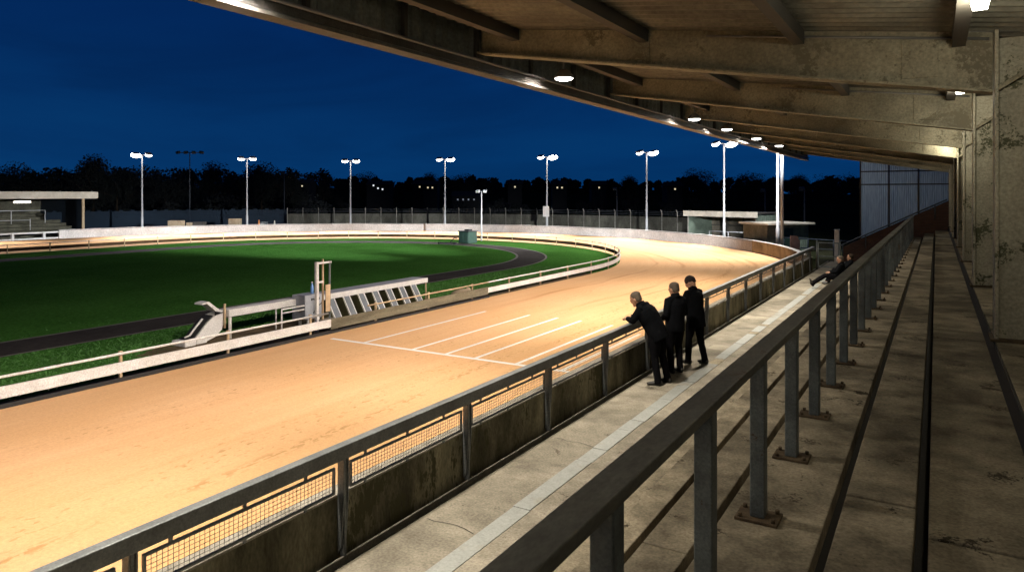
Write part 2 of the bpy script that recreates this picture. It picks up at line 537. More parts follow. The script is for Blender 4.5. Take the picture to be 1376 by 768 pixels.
def person(label, loc, phi, J, hairmat='greyhair', jacket='jacket', bulk=1.0, hem=.17, hood=False, cap=False, collar=True, group=None):
    """J: local joints, x forward, y left, z up"""
    a = thing('person', loc, phi, label, 'person', group)
    V = lambda k: Vector(J[k])
    hp, ch, nk, hd = V('pelvis'), V('chest'), V('neck'), V('head')
    hdir = Vector(J.get('face', (1, 0, -.1))).normalized()
    up = (hd - nk).normalized()
    up = (up - hdir * up.dot(hdir)).normalized()
    lf = up.cross(hdir).normalized()
    Mh = Matrix((( hdir.x, lf.x, up.x, hd.x), (hdir.y, lf.y, up.y, hd.y), (hdir.z, lf.z, up.z, hd.z), (0, 0, 0, 1))) @ Matrix.Scale(1.08, 4)
    b = MB()
    # head
    h = MB()
    h.loft([((.012, 0, -.118), .03, .028), ((.016, 0, -.105), .062, .048), ((.010, 0, -.075), .082, .062), ((.004, 0, -.03), .094, .071), ((.0, 0, .02), .100, .077), ((-.004, 0, .06), .097, .076), ((-.008, 0, .095), .076, .061), ((-.010, 0, .115), .04, .034), ((-.01, 0, .122), .012, .012)], (0, 1, 0), 24)
    h.loft([((.085, 0, .012), .014, .010), ((.104, 0, -.018), .016, .014), ((.100, 0, -.036), .012, .017)], (0, 1, 0), 10)
    h.ball((.082, 0, -.066), (.018, .026, .009), 10); h.ball((.082, 0, -.098), (.018, .024, .016), 10)
    h.ball((.082, .03, .018), (.014, .022, .009), 10); h.ball((.082, -.03, .018), (.014, .022, .009), 10)
    for s in (-1, 1):
        h.ball((-.005, s * .078, -.012), (.022, .012, .032), 10)
    b.add(h.v, h.f, Mh)
    b.tube([nk - up * .07, nk, nk + (hd - nk) * .6], [.062, .056, .055], 14)
    # slim trunk and limbs carried inside the clothes
    b.loft([(hp - Vector((0, 0, .05)), .08, .12), (hp, .09, .13), (hp.lerp(ch, .5), .08, .115), (ch, .095, .15), (ch.lerp(nk, .6), .07, .12), (nk, .05, .055)], (0, 1, 0), 16)
    for s in ('L', 'R'):
        b.tube([V('hip' + s), V('knee' + s), V('ankle' + s)], [.07, .048, .036], 10)
        b.tube([V('ankle' + s), V('ankle' + s) + (V('toe' + s) - V('ankle' + s)) * .5 - Vector((0, 0, .015))], [.034, .02], 10)
        b.tube([V('sh' + s), V('elb' + s), V('wr' + s)], [.045, .035, .026], 10)
        hdv = V('wr' + s) - V('elb' + s)
        pd = Vector(J.get('palm' + s, tuple(hdv)))
        hand(b, V('wr' + s), pd, J.get('pn' + s, (0, 0, -1)), J.get('curl', .6), 1 if s == 'R' else -1)
    body = b.build('body', M['skin'], None, .0058, 2); body.parent = a
    # jacket
    j = MB(); B = bulk
    hemp = hp + (hp - hp.lerp(ch, .3)).normalized() * hem if not J.get('sit') else hp + Vector((.02, 0, -.03))
    ax = Vector(J.get('shoulder_axis', (0, 1, 0)))
    j.loft([(hemp, .135 * B, .185 * B), (hemp.lerp(hp, .5), .140 * B, .188 * B), (hp + (ch - hp) * .08, .140 * B, .182 * B), (hp.lerp(ch, .45), .142 * B, .178 * B), (hp.lerp(ch, .8), .145 * B, .195 * B), (ch.lerp(nk, .15), .135 * B, .205 * B), (ch.lerp(nk, .5), .112 * B, .175 * B), (ch.lerp(nk, .8), .085, .11), (nk, .072, .075), (nk + up * .035, .07, .072)], ax, 28)
    for s in ('L', 'R'):
        sh, el, wr = V('sh' + s), V('elb' + s), V('wr' + s)
        j.tube([nk.lerp(sh, .30) - Vector((0, 0, .02)), nk.lerp(sh, .72) - Vector((0, 0, .012)), sh, sh.lerp(el, .4), el.lerp(sh, .12), el, el.lerp(wr, .25), el.lerp(wr, .7), wr - (wr - el).normalized() * .012], [.055, .072, .078 * B ** .5, .072 * B ** .5, .062 * B ** .5, .060 * B ** .5, .056, .049, .046], 14)
    if hood:
        back = -hdir; back.z = 0; back.normalize()
        c = nk + back * .07 + Vector((0, 0, -.0))
        j.loft([(c + Vector((0, -.12, .01)), .045, .05), (c + Vector((-.02, -.06, -.01)), .065, .07), (c + Vector((-.03, 0, -.03)), .07, .085), (c + Vector((-.02, .06, -.01)), .065, .07), (c + Vector((0, .12, .01)), .045, .05)], (0, 0, 1), 14)
    if collar:
        j.loft([(nk - up * .03, .092, .098), (nk + up * .02, .088, .09), (nk + up * .055, .082, .084)], ax, 20)
    jk = j.build('jacket', M[jacket], None, .0105, 3); jk.parent = a
    # wrinkle the cloth a little
    nrm = [q.normal.copy() for q in jk.data.vertices]
    for q, qn in zip(jk.data.vertices, nrm):
        nv = mnoise.noise(Vector((q.co.x * 9, q.co.y * 9, q.co.z * 5))) + .5 * mnoise.noise(Vector((q.co.x * 22, q.co.y * 22, q.co.z * 12)))
        q.co += qn * nv * .008
    # trousers
    t = MB()
    t.loft([(hp + Vector((0, 0, .04)), .118 * B, .155 * B), (hp, .125 * B, .168 * B), (hp - Vector((0, 0, .09)), .115 * B, .165 * B)] if not J.get('sit') else [(hp + Vector((0, 0, .1)), .12, .16), (hp, .125, .17), (hp - Vector((-.04, 0, .06)), .11, .16)], (0, 1, 0), 24)
    for s in ('L', 'R'):
        hi, kn, an = V('hip' + s), V('knee' + s), V('ankle' + s)
        t.tube([hi, hi.lerp(kn, .3), hi.lerp(kn, .75), kn, kn.lerp(an, .3), kn.lerp(an, .7), an.lerp(kn, .06), an - (kn - an).normalized() * .05], [.098 * B, .095 * B, .078 * B ** .5, .07, .068, .063, .064, .066], 16)
    tr = t.build('trousers', M['trouser'], None, .011, 3); tr.parent = a
    nrm = [q.normal.copy() for q in tr.data.vertices]
    for q, qn in zip(tr.data.vertices, nrm):
        q.co += qn * mnoise.noise(Vector((q.co.x * 14, q.co.y * 14, q.co.z * 9))) * .007
    for s in ('L', 'R'):
        an, to = V('ankle' + s), V('toe' + s)
        d_ = (to - an); d2 = Vector((d_.x, d_.y, 0)).normalized() if not J.get('sit') else (to - an).normalized()
        sm = MB()
        if not J.get('sit'):
            z0 = an.z - .085
            base = Vector((an.x, an.y, z0))
            sdv = Vector((-d2.y, d2.x, 0))
            sm.loft([(base - d2 * .075 + Vector((0, 0, .045)), .035, .03), (base - d2 * .05 + Vector((0, 0, .05)), .052, .036), (base + d2 * .02 + Vector((0, 0, .052)), .052, .040), (base + d2 * .09 + Vector((0, 0, .038)), .038, .046), (base + d2 * .15 + Vector((0, 0, .03)), .03, .044), (base + d2 * .195 + Vector((0, 0, .026)), .02, .028)], sdv, 16)
        else:
            fwd = Vector(J['toe' + s]) - an; fwd.normalize()
            heel = an - Vector((.03, 0, .05))
            sm.loft([(heel - fwd * .03, .03, .03), (heel + fwd * .01, .045, .04), (heel + fwd * .1, .042, .046), (heel + fwd * .18, .032, .046), (heel + fwd * .235, .018, .028)], (0, 1, 0), 16)
        o = sm.build('shoe', M['shoe'], None, .008, 2); o.parent = a
    # hair or cap
    hm = MB()
    if cap:
        hm.loft([((-.012, 0, .005), .104, .083), ((-.012, 0, .03), .110, .088), ((-.012, 0, .07), .104, .084), ((-.014, 0, .105), .08, .066), ((-.016, 0, .13), .045, .04), ((-.016, 0, .138), .012, .012)], (0, 1, 0), 24)
        hm.loft([((-.09, 0, -.03), .02, .05), ((-.085, 0, .01), .03, .07)], (0, 1, 0), 12)
    else:
        hm.loft([((-.055, 0, -.055), .045, .062), ((-.040, 0, -.02), .066, .078), ((-.022, 0, .03), .086, .084), ((-.012, 0, .07), .096, .083), ((-.012, 0, .102), .082, .067), ((-.012, 0, .125), .045, .04), ((-.012, 0, .131), .015, .015)], (0, 1, 0), 24)
    hm2 = MB().add(hm.v, hm.f, Mh)
    o = hm2.build('cap' if cap else 'hair', M['beanie'] if cap else M[hairmat], None, .007, 2); o.parent = a
    for s in (-1, 1):
        e = MB().ball(Mh @ Vector((.091, s * .032, .004)), .0115, 10).build('eye', M['eye']); e.parent = a
    return a


def stand_pose(lean=0, **kw):
    J = dict(pelvis=(0, 0, .95), chest=(.01, 0, 1.30), neck=(-.005, 0, 1.47), head=(.03, 0, 1.592),
             hipL=(0, .095, .91), hipR=(0, -.095, .91), kneeL=(.02, .105, .50), kneeR=(.02, -.105, .50), ankleL=(-.02, .11, .085), ankleR=(-.02, -.11, .085),
             toeL=(.15, .14, .03), toeR=(.15, -.14, .03), shL=(-.005, .165, 1.40), shR=(-.005, -.165, 1.40),
             elbL=(-.05, .235, 1.12), elbR=(-.05, -.235, 1.12), wrL=(.13, .2, 1.0), wrR=(.13, -.2, 1.0))
    J.update(kw)
    return J


# leaning on the rail
J = stand_pose(pelvis=(.06, 0, .93), chest=(.25, 0, 1.25), neck=(.37, 0, 1.39), head=(.46, .0, 1.485), face=(1, 0, -.45),
               hipL=(.06, .1, .90), hipR=(.06, -.1, .90), kneeL=(.05, .13, .49), kneeR=(.0, -.12, .49), ankleL=(-.02, .16, .085), ankleR=(-.09, -.14, .085),
               toeL=(.15, .2, .03), toeR=(.08, -.2, .03), shL=(.30, .175, 1.33), shR=(.30, -.175, 1.33), elbL=(.42, .25, 1.125), elbR=(.42, -.25, 1.125),
               wrL=(.60, .07, 1.125), wrR=(.60, -.06, 1.135), palmL=(.7, -.6, .0), palmR=(.7, .5, 0), curl=.9)
person('man in black hooded jacket leaning his forearms on the trackside railing', (-4.29, 12.45, 0), R(178), J, 'greyhair', 'jacket', 1.26, .17, hood=True)
J = stand_pose(face=(1, .15, -.25), elbL=(-.02, .235, 1.13), elbR=(-.02, -.235, 1.13), wrL=(.2, .15, 1.02), wrR=(.2, -.15, 1.02), palmL=(.6, -.7, -.3), palmR=(.6, .7, -.3))
person('bareheaded man in dark zipped jacket standing upright between the other two', (-4.30, 13.35, 0), R(150), J, 'greyhair', 'jacket2', 1.12, .15)
J = stand_pose(face=(1, .3, -.65), chest=(.03, 0, 1.34), neck=(.05, 0, 1.50), head=(.10, .01, 1.62), pelvis=(-.02, 0, .97), hipL=(-.02, .095, .93), hipR=(-.02, -.095, .93),
               shL=(.03, .17, 1.43), shR=(.03, -.17, 1.43), ankleL=(.06, .13, .085), ankleR=(-.16, -.12, .085), kneeL=(.05, .12, .51), kneeR=(-.05, -.11, .51), toeL=(.23, .16, .03), toeR=(.01, -.15, .03),
               elbL=(.10, .24, 1.18), elbR=(.10, -.24, 1.18), wrL=(.34, .09, 1.16), wrR=(.34, -.08, 1.14), palmL=(.7, -.6, 0), palmR=(.7, .6, 0))
person('tall man in knitted cap and long black coat looking down by the railing', (-4.2, 14.3, 0), R(158), J, 'darkhair', 'jacket', 1.16, .24, cap=True)
# seated
J = dict(sit=True, pelvis=(0, 0, .10), chest=(-.10, 0, .46), neck=(-.12, 0, .63), head=(-.07, 0, .75), face=(1, .1, -.2),
         hipL=(.02, .09, .09), hipR=(.02, -.09, .09), kneeL=(.45, .12, .15), kneeR=(.44, -.06, .16), ankleL=(.86, .1, -.16), ankleR=(.87, -.02, -.13), toeL=(.94, .12, .02), toeR=(.96, -.05, .05),
         shL=(-.1, .165, .56), shR=(-.1, -.165, .56), elbL=(.06, .24, .32), elbR=(.06, -.24, .32), wrL=(.28, .12, .28), wrR=(.28, -.1, .28), palmL=(.8, -.4, 0), palmR=(.8, .4, 0))
person('seated person in dark coat with legs stretched out across the far terrace', (-3.05, 28.2, .32), R(190), J, 'greyhair', 'jacket', 1.03)
J2 = dict(J); J2.update(chest=(-.16, 0, .44), neck=(-.2, 0, .61), head=(-.18, .02, .73), face=(1, -.3, 0), kneeL=(.38, .14, .24), kneeR=(.38, -.1, .26), ankleL=(.6, .12, -.16), ankleR=(.62, -.08, -.16), toeL=(.75, .12, -.2), toeR=(.77, -.1, -.2), shL=(-.17, .19, .55), shR=(-.17, -.19, .55))
person('seated person in black, farther of the two resting on the steps', (-2.95, 29.6, .32), R(196), J2, 'darkhair', 'jacket', 1.0)

# ------------------------------------------------------------------ curves of the circuit
IC, IR = (-31.3, 30.0), 17.7          # inner rail bend
OC, OR = (-33.5, 30.0), 28.7          # outer wall bend


def loop(cx, cy, r, y0=-60.0, y1=-60.0, n=72, step=1.5):
    """points along the near straight, round the bend and back along the far straight"""
    pts = []
    k = int((cy - y0) / step)
    for i in range(k):
        pts.append((cx + r, y0 + (cy - y0) * i / k))
    for i in range(n + 1):
        a = math.pi * i / n
        pts.append((cx + r * math.cos(a), cy + r * math.sin(a)))
    k = int((cy - y1) / step)
    for i in range(1, k + 1):
        pts.append((cx - r, cy + (y1 - cy) * i / k))
    return pts


def ribbon(a, b, z, cols=1, uv=False):
    mb = MB()
    s = -60.0
    lens = []
    for i in range(len(a)):
        if i:
            ma = Vector(((a[i][0] + b[i][0]) / 2, (a[i][1] + b[i][1]) / 2)); mbb = Vector(((a[i - 1][0] + b[i - 1][0]) / 2, (a[i - 1][1] + b[i - 1][1]) / 2))
            s += (ma - mbb).length
        lens.append(s)
        for j in range(cols + 1):
            t = j / cols
            x = a[i][0] * (1 - t) + b[i][0] * t; y = a[i][1] * (1 - t) + b[i][1] * t
            mb.v.append((x, y, z))
            mb.uv[len(mb.v) - 1] = (s, math.hypot(b[i][0] - a[i][0], b[i][1] - a[i][1]) * t)
    w = cols + 1
    for i in range(len(a) - 1):
        for j in range(cols):
            mb.f.append((i * w + j, i * w + j + 1, (i + 1) * w + j + 1, (i + 1) * w + j))
    if not uv:
        mb.uv = {}
    return mb


# ground to the horizon
g = MB()
n = 96
rad = [0, 60, 100, 130, 170, 220, 280, 380, 600, 1200, 2500]
def hill(r, a):
    k = max(0, min(1, (r - 95) / 200)); k = k * k * (3 - 2 * k)
    return -.215 + k * (6.0 + 1.5 * math.sin(3 * a + .5) + .8 * math.sin(7 * a))
g.v.append((-30, 25, -.215))
for r in rad[1:]:
    for k in range(n):
        a = 2 * math.pi * k / n
        g.v.append((-30 + r * math.cos(a), 25 + r * math.sin(a), hill(r, a) if r > 60 else -.215))
for k in range(n):
    g.f.append((0, 1 + k, 1 + (k + 1) % n))
for i in range(len(rad) - 2):
    for k in range(n):
        g.f.append((1 + i * n + k, 1 + (i + 1) * n + k, 1 + (i + 1) * n + (k + 1) % n, 1 + i * n + (k + 1) % n))
tag(g.build('ground', M['rough']), kind='structure')


def zground(x, y):
    r = math.hypot(x + 30, y - 25); a = math.atan2(y - 25, x + 30)
    return hill(r, a)


# infield turf
inn = loop(IC[0], IC[1], IR + .05)
g = MB()
g.v = [(x, y, GZ - .004) for x, y in inn]
g.f = [tuple(range(len(inn)))]
tag(g.build('infield', M['grass']), kind='structure')

# track
out = loop(OC[0], OC[1], OR + .1)
tag(ribbon(loop(IC[0], IC[1], IR), out, GZ, 8, True).build('track', M['sand']), kind='structure')

# asphalt path
pa, pb = loop(IC[0] - .2, IC[1] + .3, 11.9), loop(IC[0] - .2, IC[1] + .3, 13.6)
tag(ribbon(pa, pb, GZ + .002).build('path', M['asphalt']), kind='structure')
pe = MB()
for A, w in ((11.9, .07), (13.6, .06)):
    q0, q1 = loop(IC[0] - .2, IC[1] + .3, A - w), loop(IC[0] - .2, IC[1] + .3, A + w)
    rb = ribbon(q0, q1, GZ + .007)
    pe.add(rb.v, rb.f)
tag(pe.build('path_edging', M['kerbpale']), kind='structure')

# dirt around the starting traps: ragged patch
def blob_patch(name, cx, cy, rx, ry, z, mat, seed, n=60):
    m = MB(); m.v.append((cx, cy, z))
    for k in range(n):
        a = 2 * math.pi * k / n
        q = 1 + .28 * mnoise.noise(Vector((math.cos(a) * 2, math.sin(a) * 2, seed))) + .12 * mnoise.noise(Vector((math.cos(a) * 7, math.sin(a) * 7, seed)))
        m.v.append((cx + rx * q * math.cos(a), cy + ry * q * math.sin(a), z))
    for k in range(n):
        m.f.append((0, 1 + k, 1 + (k + 1) % n))
    return tag(m.build(name, mat), kind='structure')
blob_patch('dirt_patch', -14.85, 14.6, 1.15, 5.4, GZ + .012, M['dirt'], 3.1)
rb = ribbon([(-13.95, -60), (-13.95, 30)], [(-13.55, -60), (-13.55, 30)], GZ + .008)
tag(rb.build('verge', M['dirt']), kind='structure')

# lane markings
mk = MB()
z = GZ + .004
mk.add([(-13.05, 13.02, z), (-5.6, 13.02, z), (-5.6, 13.15, z), (-13.05, 13.15, z)], [(0, 1, 2, 3)])
for x, y1 in ((-12.0, 18.6), (-10.5, 18.7), (-9.55, 18.7), (-8.75, 18.6), (-7.7, 18.4), (-6.6, 17.6)):
    mk.add([(x - .045, 13.15, z), (x + .045, 13.15, z), (x + .045, y1, z), (x - .045, y1, z)], [(0, 1, 2, 3)])
tag(mk.build('track_markings', M['paint']), kind='structure')

# grass blades along the lit edge of the infield
gb = MB()
rg = random.Random(3)
def blade(x, y):
    h = rg.uniform(.012, .032); a = rg.uniform(0, 6.28); w = rg.uniform(.012, .025)
    dx, dy = math.cos(a) * w, math.sin(a) * w; lx, ly = rg.uniform(-.04, .04), rg.uniform(-.04, .04)
    gb.add([(x - dx, y - dy, GZ - .005), (x + dx, y + dy, GZ - .005), (x + lx, y + ly, GZ + h)], [(0, 1, 2)])
for i in range(45000):
    y = rg.uniform(3, 32); x = -13.95 - abs(rg.gauss(0, 1)) * 2.2
    if -19.85 < x < -17.85: continue
    if (abs(x + 14.85) / 1.1) ** 2 + (abs(y - 14.6) / 5.3) ** 2 < rg.uniform(.8, 1.15): continue
    blade(x, y)
tag(gb.build('grass', M['blade'], fixn=False), kind='stuff')

# ------------------------------------------------------------------ inner running rail
def poly_at(pts):
    d = [0]
    for i in range(1, len(pts)):
        d.append(d[-1] + math.hypot(pts[i][0] - pts[i - 1][0], pts[i][1] - pts[i - 1][1]))
    return d


def sweep_box(mb, pts, w, z0, z1):
    """rectangular section swept along xy points"""
    L, Rr = [], []
    for i, p in enumerate(pts):
        a = pts[max(i - 1, 0)]; b = pts[min(i + 1, len(pts) - 1)]
        d = Vector((b[0] - a[0], b[1] - a[1])).normalized()
        nx, ny = -d.y, d.x
        L.append((p[0] + nx * w / 2, p[1] + ny * w / 2)); Rr.append((p[0] - nx * w / 2, p[1] - ny * w / 2))
    v, f = [], []
    for i in range(len(pts)):
        v += [(*L[i], z0), (*Rr[i], z0), (*Rr[i], z1), (*L[i], z1)]
    for i in range(len(pts) - 1):
        for k in range(4):
            f.append((i * 4 + k, i * 4 + (k + 1) % 4, (i + 1) * 4 + (k + 1) % 4, (i + 1) * 4 + k))
    e = (len(pts) - 1) * 4
    f += [(0, 3, 2, 1), (e, e + 1, e + 2, e + 3)]
    mb.add(v, f)
    return mb


rail = thing('running_rail', (-13.65, 10, GZ), 0, 'low white running rail with kickboard round the inside of the sand track', 'rail')
pts = loop(IC[0], IC[1], IR, -30, -8)
near = [p for p in pts if p[0] > -14.0 and p[1] < 30]
nb = [p for p in near if p[1] < 13.6]; nm = [(-13.6, 13.6)] + [p for p in near if 13.6 < p[1] < 21.2] + [(-13.6, 21.2)]
nb.append((-13.6, 13.6))
rest = [(-13.6, 21.2)] + [p for p in pts[pts.index(near[-1]):]]
rest = [p for p in rest if not (p[0] > -13.7 and p[1] < 21.2)]
rest = [(-13.6, 21.2)] + rest
sweep_box(MB(), nb, .045, GZ + .16, GZ + .36).build('kickboard', M['white'], rail)
o = sweep_box(MB(), nm, .045, GZ + .10, GZ + .36).build('kickboard', M['board'], rail); o['label'] = 'bare grey wooden kickboard in front of the traps'
sweep_box(MB(), [(p[0], p[1]) for p in rest], .045, GZ + .16, GZ + .33).build('kickboard', M['white'], rail)
def inward(p, k):
    out_ = []
    for i_, q in enumerate(p):
        a_ = p[max(i_ - 1, 0)]; b_ = p[min(i_ + 1, len(p) - 1)]
        d_ = Vector((b_[0] - a_[0], b_[1] - a_[1])).normalized()
        out_.append((q[0] - d_.y * k, q[1] + d_.x * k))
    return out_
sweep_box(MB(), inward(nb, .036), .025, GZ + .15, GZ + .355).build('board_back_shade', M['shaded_back'], rail)
sweep_box(MB(), inward(rest, .036), .025, GZ + .14, GZ + .34).build('board_back_shade', M['shaded_back'], rail)
t = MB().tube([(x + .02, y, GZ + .53) for x, y in nb[:-1]] + [(-13.58, 13.3, GZ + .53)], .026, 8); t.build('top_rail', M['white'], rail)
t = MB().tube([(x + .02, y, GZ + .53) for x, y in nm[1:]] , .022, 8); o = t.build('top_rail', M['tan'], rail); o['label'] = 'tan top rail in front of the traps'
t = MB().tube([(x, y, GZ + .53) for x, y in rest], .026, 8); t.build('top_rail', M['white'], rail)
d = poly_at(pts)
nxt = 1.3
pm = None
for i in range(1, len(pts)):
    while d[i] >= nxt:
        k = (nxt - d[i - 1]) / (d[i] - d[i - 1])
        x = pts[i - 1][0] + (pts[i][0] - pts[i - 1][0]) * k; y = pts[i - 1][1] + (pts[i][1] - pts[i - 1][1]) * k
        nxt += 2.45
        if y < -6 and x > -20: continue
        if pm is None:
            mb = MB().bbox(-.025, .025, -.025, .025, -.05, .55, .006); mb.bbox(-.035, .035, -.03, .03, .5, .57, .008)
            o = mb.build('post', M['tan']); pm = o
            o.parent = rail
        else:
            o = pm.copy(); COL.objects.link(o); o.parent = rail
        ang = math.atan2(pts[i][1] - pts[i - 1][1], pts[i][0] - pts[i - 1][0])
        o.location = (x + 13.65 - .05 * math.sin(ang) * 1, y - 10 + .05 * math.cos(ang), 0)
        o.rotation_euler = (0, 0, ang)
sweep_box(MB(), [(p[0] + .05, p[1]) for p in nb], .05, GZ - .01, GZ + .075).build('board_shadow', M['black'], rail)  # black strip stands in for the kickboard's shadow on the track
sweep_box(MB(), [(p[0] + .05, p[1]) for p in nm], .05, GZ - .01, GZ + .06).build('board_shadow', M['black'], rail)

# ------------------------------------------------------------------ outer white wall of the bend
wall = thing('bend_wall', (OC[0], OC[1] + OR, GZ), 0, 'low white concrete wall curving round the outside of the bend', 'wall')
arc = [(OC[0] + (OR + .1) * math.cos(R(a)), OC[1] + (OR + .1) * math.sin(R(a))) for a in [13 + i * 2 for i in range(0, 86)] if a <= 177]
a1 = [p for p in arc if p[0] > -9.5]; a2 = [p for p in arc if p[0] <= -9.5]
sweep_box(MB(), a1 + a2[:1], .22, GZ - .05, GZ + .72).build('wall_section', M['rawwall'], wall)['label'] = 'bare buff end section of the bend wall'
sweep_box(MB(), a2, .22, GZ - .05, GZ + .68).build('wall_section', M['whitewall'], wall)
sweep_box(MB(), arc, .27, GZ + .722, GZ + .75).build('coping', M['white'], wall)

# far straight barrier
fb = thing('white_fence', (-62.3, 25, GZ), 0, 'white post and rail fence in front of the far stand', 'fence')
MB().box(-62.34, -62.26, -20, 31.5, GZ + .50, GZ + .62).build('top_rail', M['white'], fb)
MB().box(-62.33, -62.27, -20, 31.5, GZ + .02, GZ + .16).build('kickboard', M['white'], fb)
pm = None
for i in range(14):
    y = 30.4 - 2.3 * i
    if pm is None:
        pm = MB().box(-62.4, -62.2, y - .09, y + .09, GZ, GZ + .6).build('post', M['white'], fb); y0 = y
    else:
        o = pm.copy(); COL.objects.link(o); o.location.y = y - y0

# ------------------------------------------------------------------ trackside barrier by the terrace
cw = thing('concrete_wall', (-4.98, 12, 0), 0, 'mossy low concrete wall under the trackside railing', 'wall')
MB().box(-5.02, -4.86, -12, 35, GZ - .05, .555).build('wall_body', M['mossy'], cw)
MB().bbox(-5.03, -4.85, -12, 35, .557, .585, .006).build('coping', M['coping'], cw)

fe = thing('trackside_railing', (-4.8, 12, 0), 0, 'grey steel railing with wire mesh panels between terrace and sand track', 'railing')
MB().bbox(-4.86, -4.76, -12, 35, .925, 1.06, .008).build('top_rail', M['fencesteel'], fe)
bays = [2.9 + 2.07 * i for i in range(-4, 16)]
post = None
for i, y in enumerate(bays):
    if post is None:
        y0 = y
        mb = MB().box(-4.835, -4.775, y - .012, y + .012, .0, .92)
        mb.prism([(-4.843, .925), (-4.765, .925), (-4.765, .55), (-4.80, .1), (-4.843, .03)], y - .034, y - .022, 'y')
        mb.prism([(-4.843, .925), (-4.765, .925), (-4.765, .55), (-4.80, .1), (-4.843, .03)], y + .022, y + .034, 'y')
        post = mb.build('post', M['fencesteel'], fe)
        fr = MB()
        ya, yb, za, zb = y + .1, y + 1.97, .615, .885
        zb = .865
        for q in ((ya, yb, za, za + .02), (ya, yb, zb - .02, zb), (ya, ya + .02, za + .02, zb - .02), (yb - .02, yb, za + .02, zb - .02)):
            fr.box(-4.83, -4.805, q[0], q[1], q[2], q[3])
        for q in (.3, .95, 1.6):
            fr.box(-4.825, -4.81, y + q, y + q + .03, zb, .925)
            fr.box(-4.825, -4.81, y + q, y + q + .03, .585, za)
        panel = fr.build('panel_frame', M['fencesteel'], fe)
        w = MB()
        nv = 42
        for k in range(1, nv):
            yy = ya + .02 + (yb - ya - .04) * k / nv
            w.box(-4.8195, -4.8165, yy - .0016, yy + .0016, za + .02, zb - .02)
        for k in range(1, 6):
            zz = za + .02 + (zb - za - .04) * k / 6
            w.box(-4.8165, -4.8135, ya + .02, yb - .02, zz - .0016, zz + .0016)
        mesh = w.build('wire_mesh', M['wire'], fe)
        mesh.parent = panel; mesh.matrix_parent_inverse = Matrix.Identity(4)
    else:
        o = post.copy(); COL.objects.link(o); o.location.y += y - y0
        if i < len(bays) - 1:
            o = panel.copy(); COL.objects.link(o); o.location.y += y - y0
            q = mesh.copy(); COL.objects.link(q); q.parent = o

# ------------------------------------------------------------------ terrace and steps
YA, YB = -10.0, 40.0
MB().box(-4.68, -3.1, YA, YB, -.5, 0).build('terrace', M['concrete'])['kind'] = 'structure'
dc = MB().box(-4.86, -4.68, YA, YB, -.5, -.06); tag(dc.build('shadow_trough', M['gap']), kind='structure')  # dark trough paints the shadow of wall and top rail
tag(MB().box(-4.80, -4.775, YA, YB, -.06, .012).build('light_line', M['coping']), kind='structure')  # pale strip paints the line of light between those two shadows
pl, pd = MB(), MB()
rp = random.Random(9)
y = YA
while y < 34.5:
    L = rp.choice([.5, .9, 1.3, 1.3, 1.6])
    tgt = pd if (rp.random() < .12 or 12.9 < y < 13.4) else pl
    if tgt is pd: L = rp.uniform(.25, .5)
    j = rp.uniform(-.008, .008)
    tgt.bbox(-3.97 + j, -3.76 + j, y, y + L - rp.uniform(.008, .03), -.05, .006 + rp.uniform(0, .005), .003)
    y += L
tag(pl.build('painted_line', M['strip']), kind='structure')
tag(pd.build('line_patch', M['tread']), kind='structure')
edges = [(-3.16, .30), (-2.80, .52), (-2.42, .74), (-2.05, .95), (-1.64, 1.15), (-1.18, 1.35), (-.48, 1.55), (-.034, 1.70)]
shade_gaps = [.05, .05, .05, .05, .195, .165, .12, .07]
st = MB(); gp = MB()
for i, (x, zt) in enumerate(edges):
    x1 = edges[i + 1][0] - shade_gaps[i + 1] if i + 1 < len(edges) else .50
    # each tread is cast in slabs with fine joints
    y = YA; k = 0
    rr = random.Random(40 + i)
    while y < YB:
        L = rr.uniform(2.6, 3.4)
        st.bbox(x, x1, y + .004, min(YB, y + L) - .004, zt - .30, zt + rr.uniform(-.004, .004), .008)
        y += L
    gp.box(x - shade_gaps[i] - .02, x1 + .02, YA, YB, zt - .6, zt - .305)  # near-black fill paints shade at the foot of each riser
tag(st.build('terrace_steps', M['tread']), kind='structure')
tag(gp.build('step_shade_base', M['gap']), kind='structure')
tag(MB().box(.505, 1.8, YA, YB, 1.2, 1.95).build('rear_walkway', M['tread']), kind='structure')
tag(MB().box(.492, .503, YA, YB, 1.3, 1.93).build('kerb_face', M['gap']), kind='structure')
# crack lines over the terrace
cr = MB()
rr = random.Random(12)
for y in [3.6, 6.0, 8.9, 12.1, 15.8, 19, 23, 28]:
    p = [(-4.6, y)]
    while p[-1][0] < -4.02:
        p.append((p[-1][0] + rr.uniform(.08, .16), p[-1][1] + rr.uniform(-.05, .03)))
    for a, b in zip(p, p[1:]):
        cr.add([(a[0], a[1] - .006, .003), (b[0], b[1] - .006, .003), (b[0], b[1] + .006, .003), (a[0], a[1] + .006, .003)], [(0, 1, 2, 3)])
tag(cr.build('terrace_cracks', M['gap']), kind='structure')

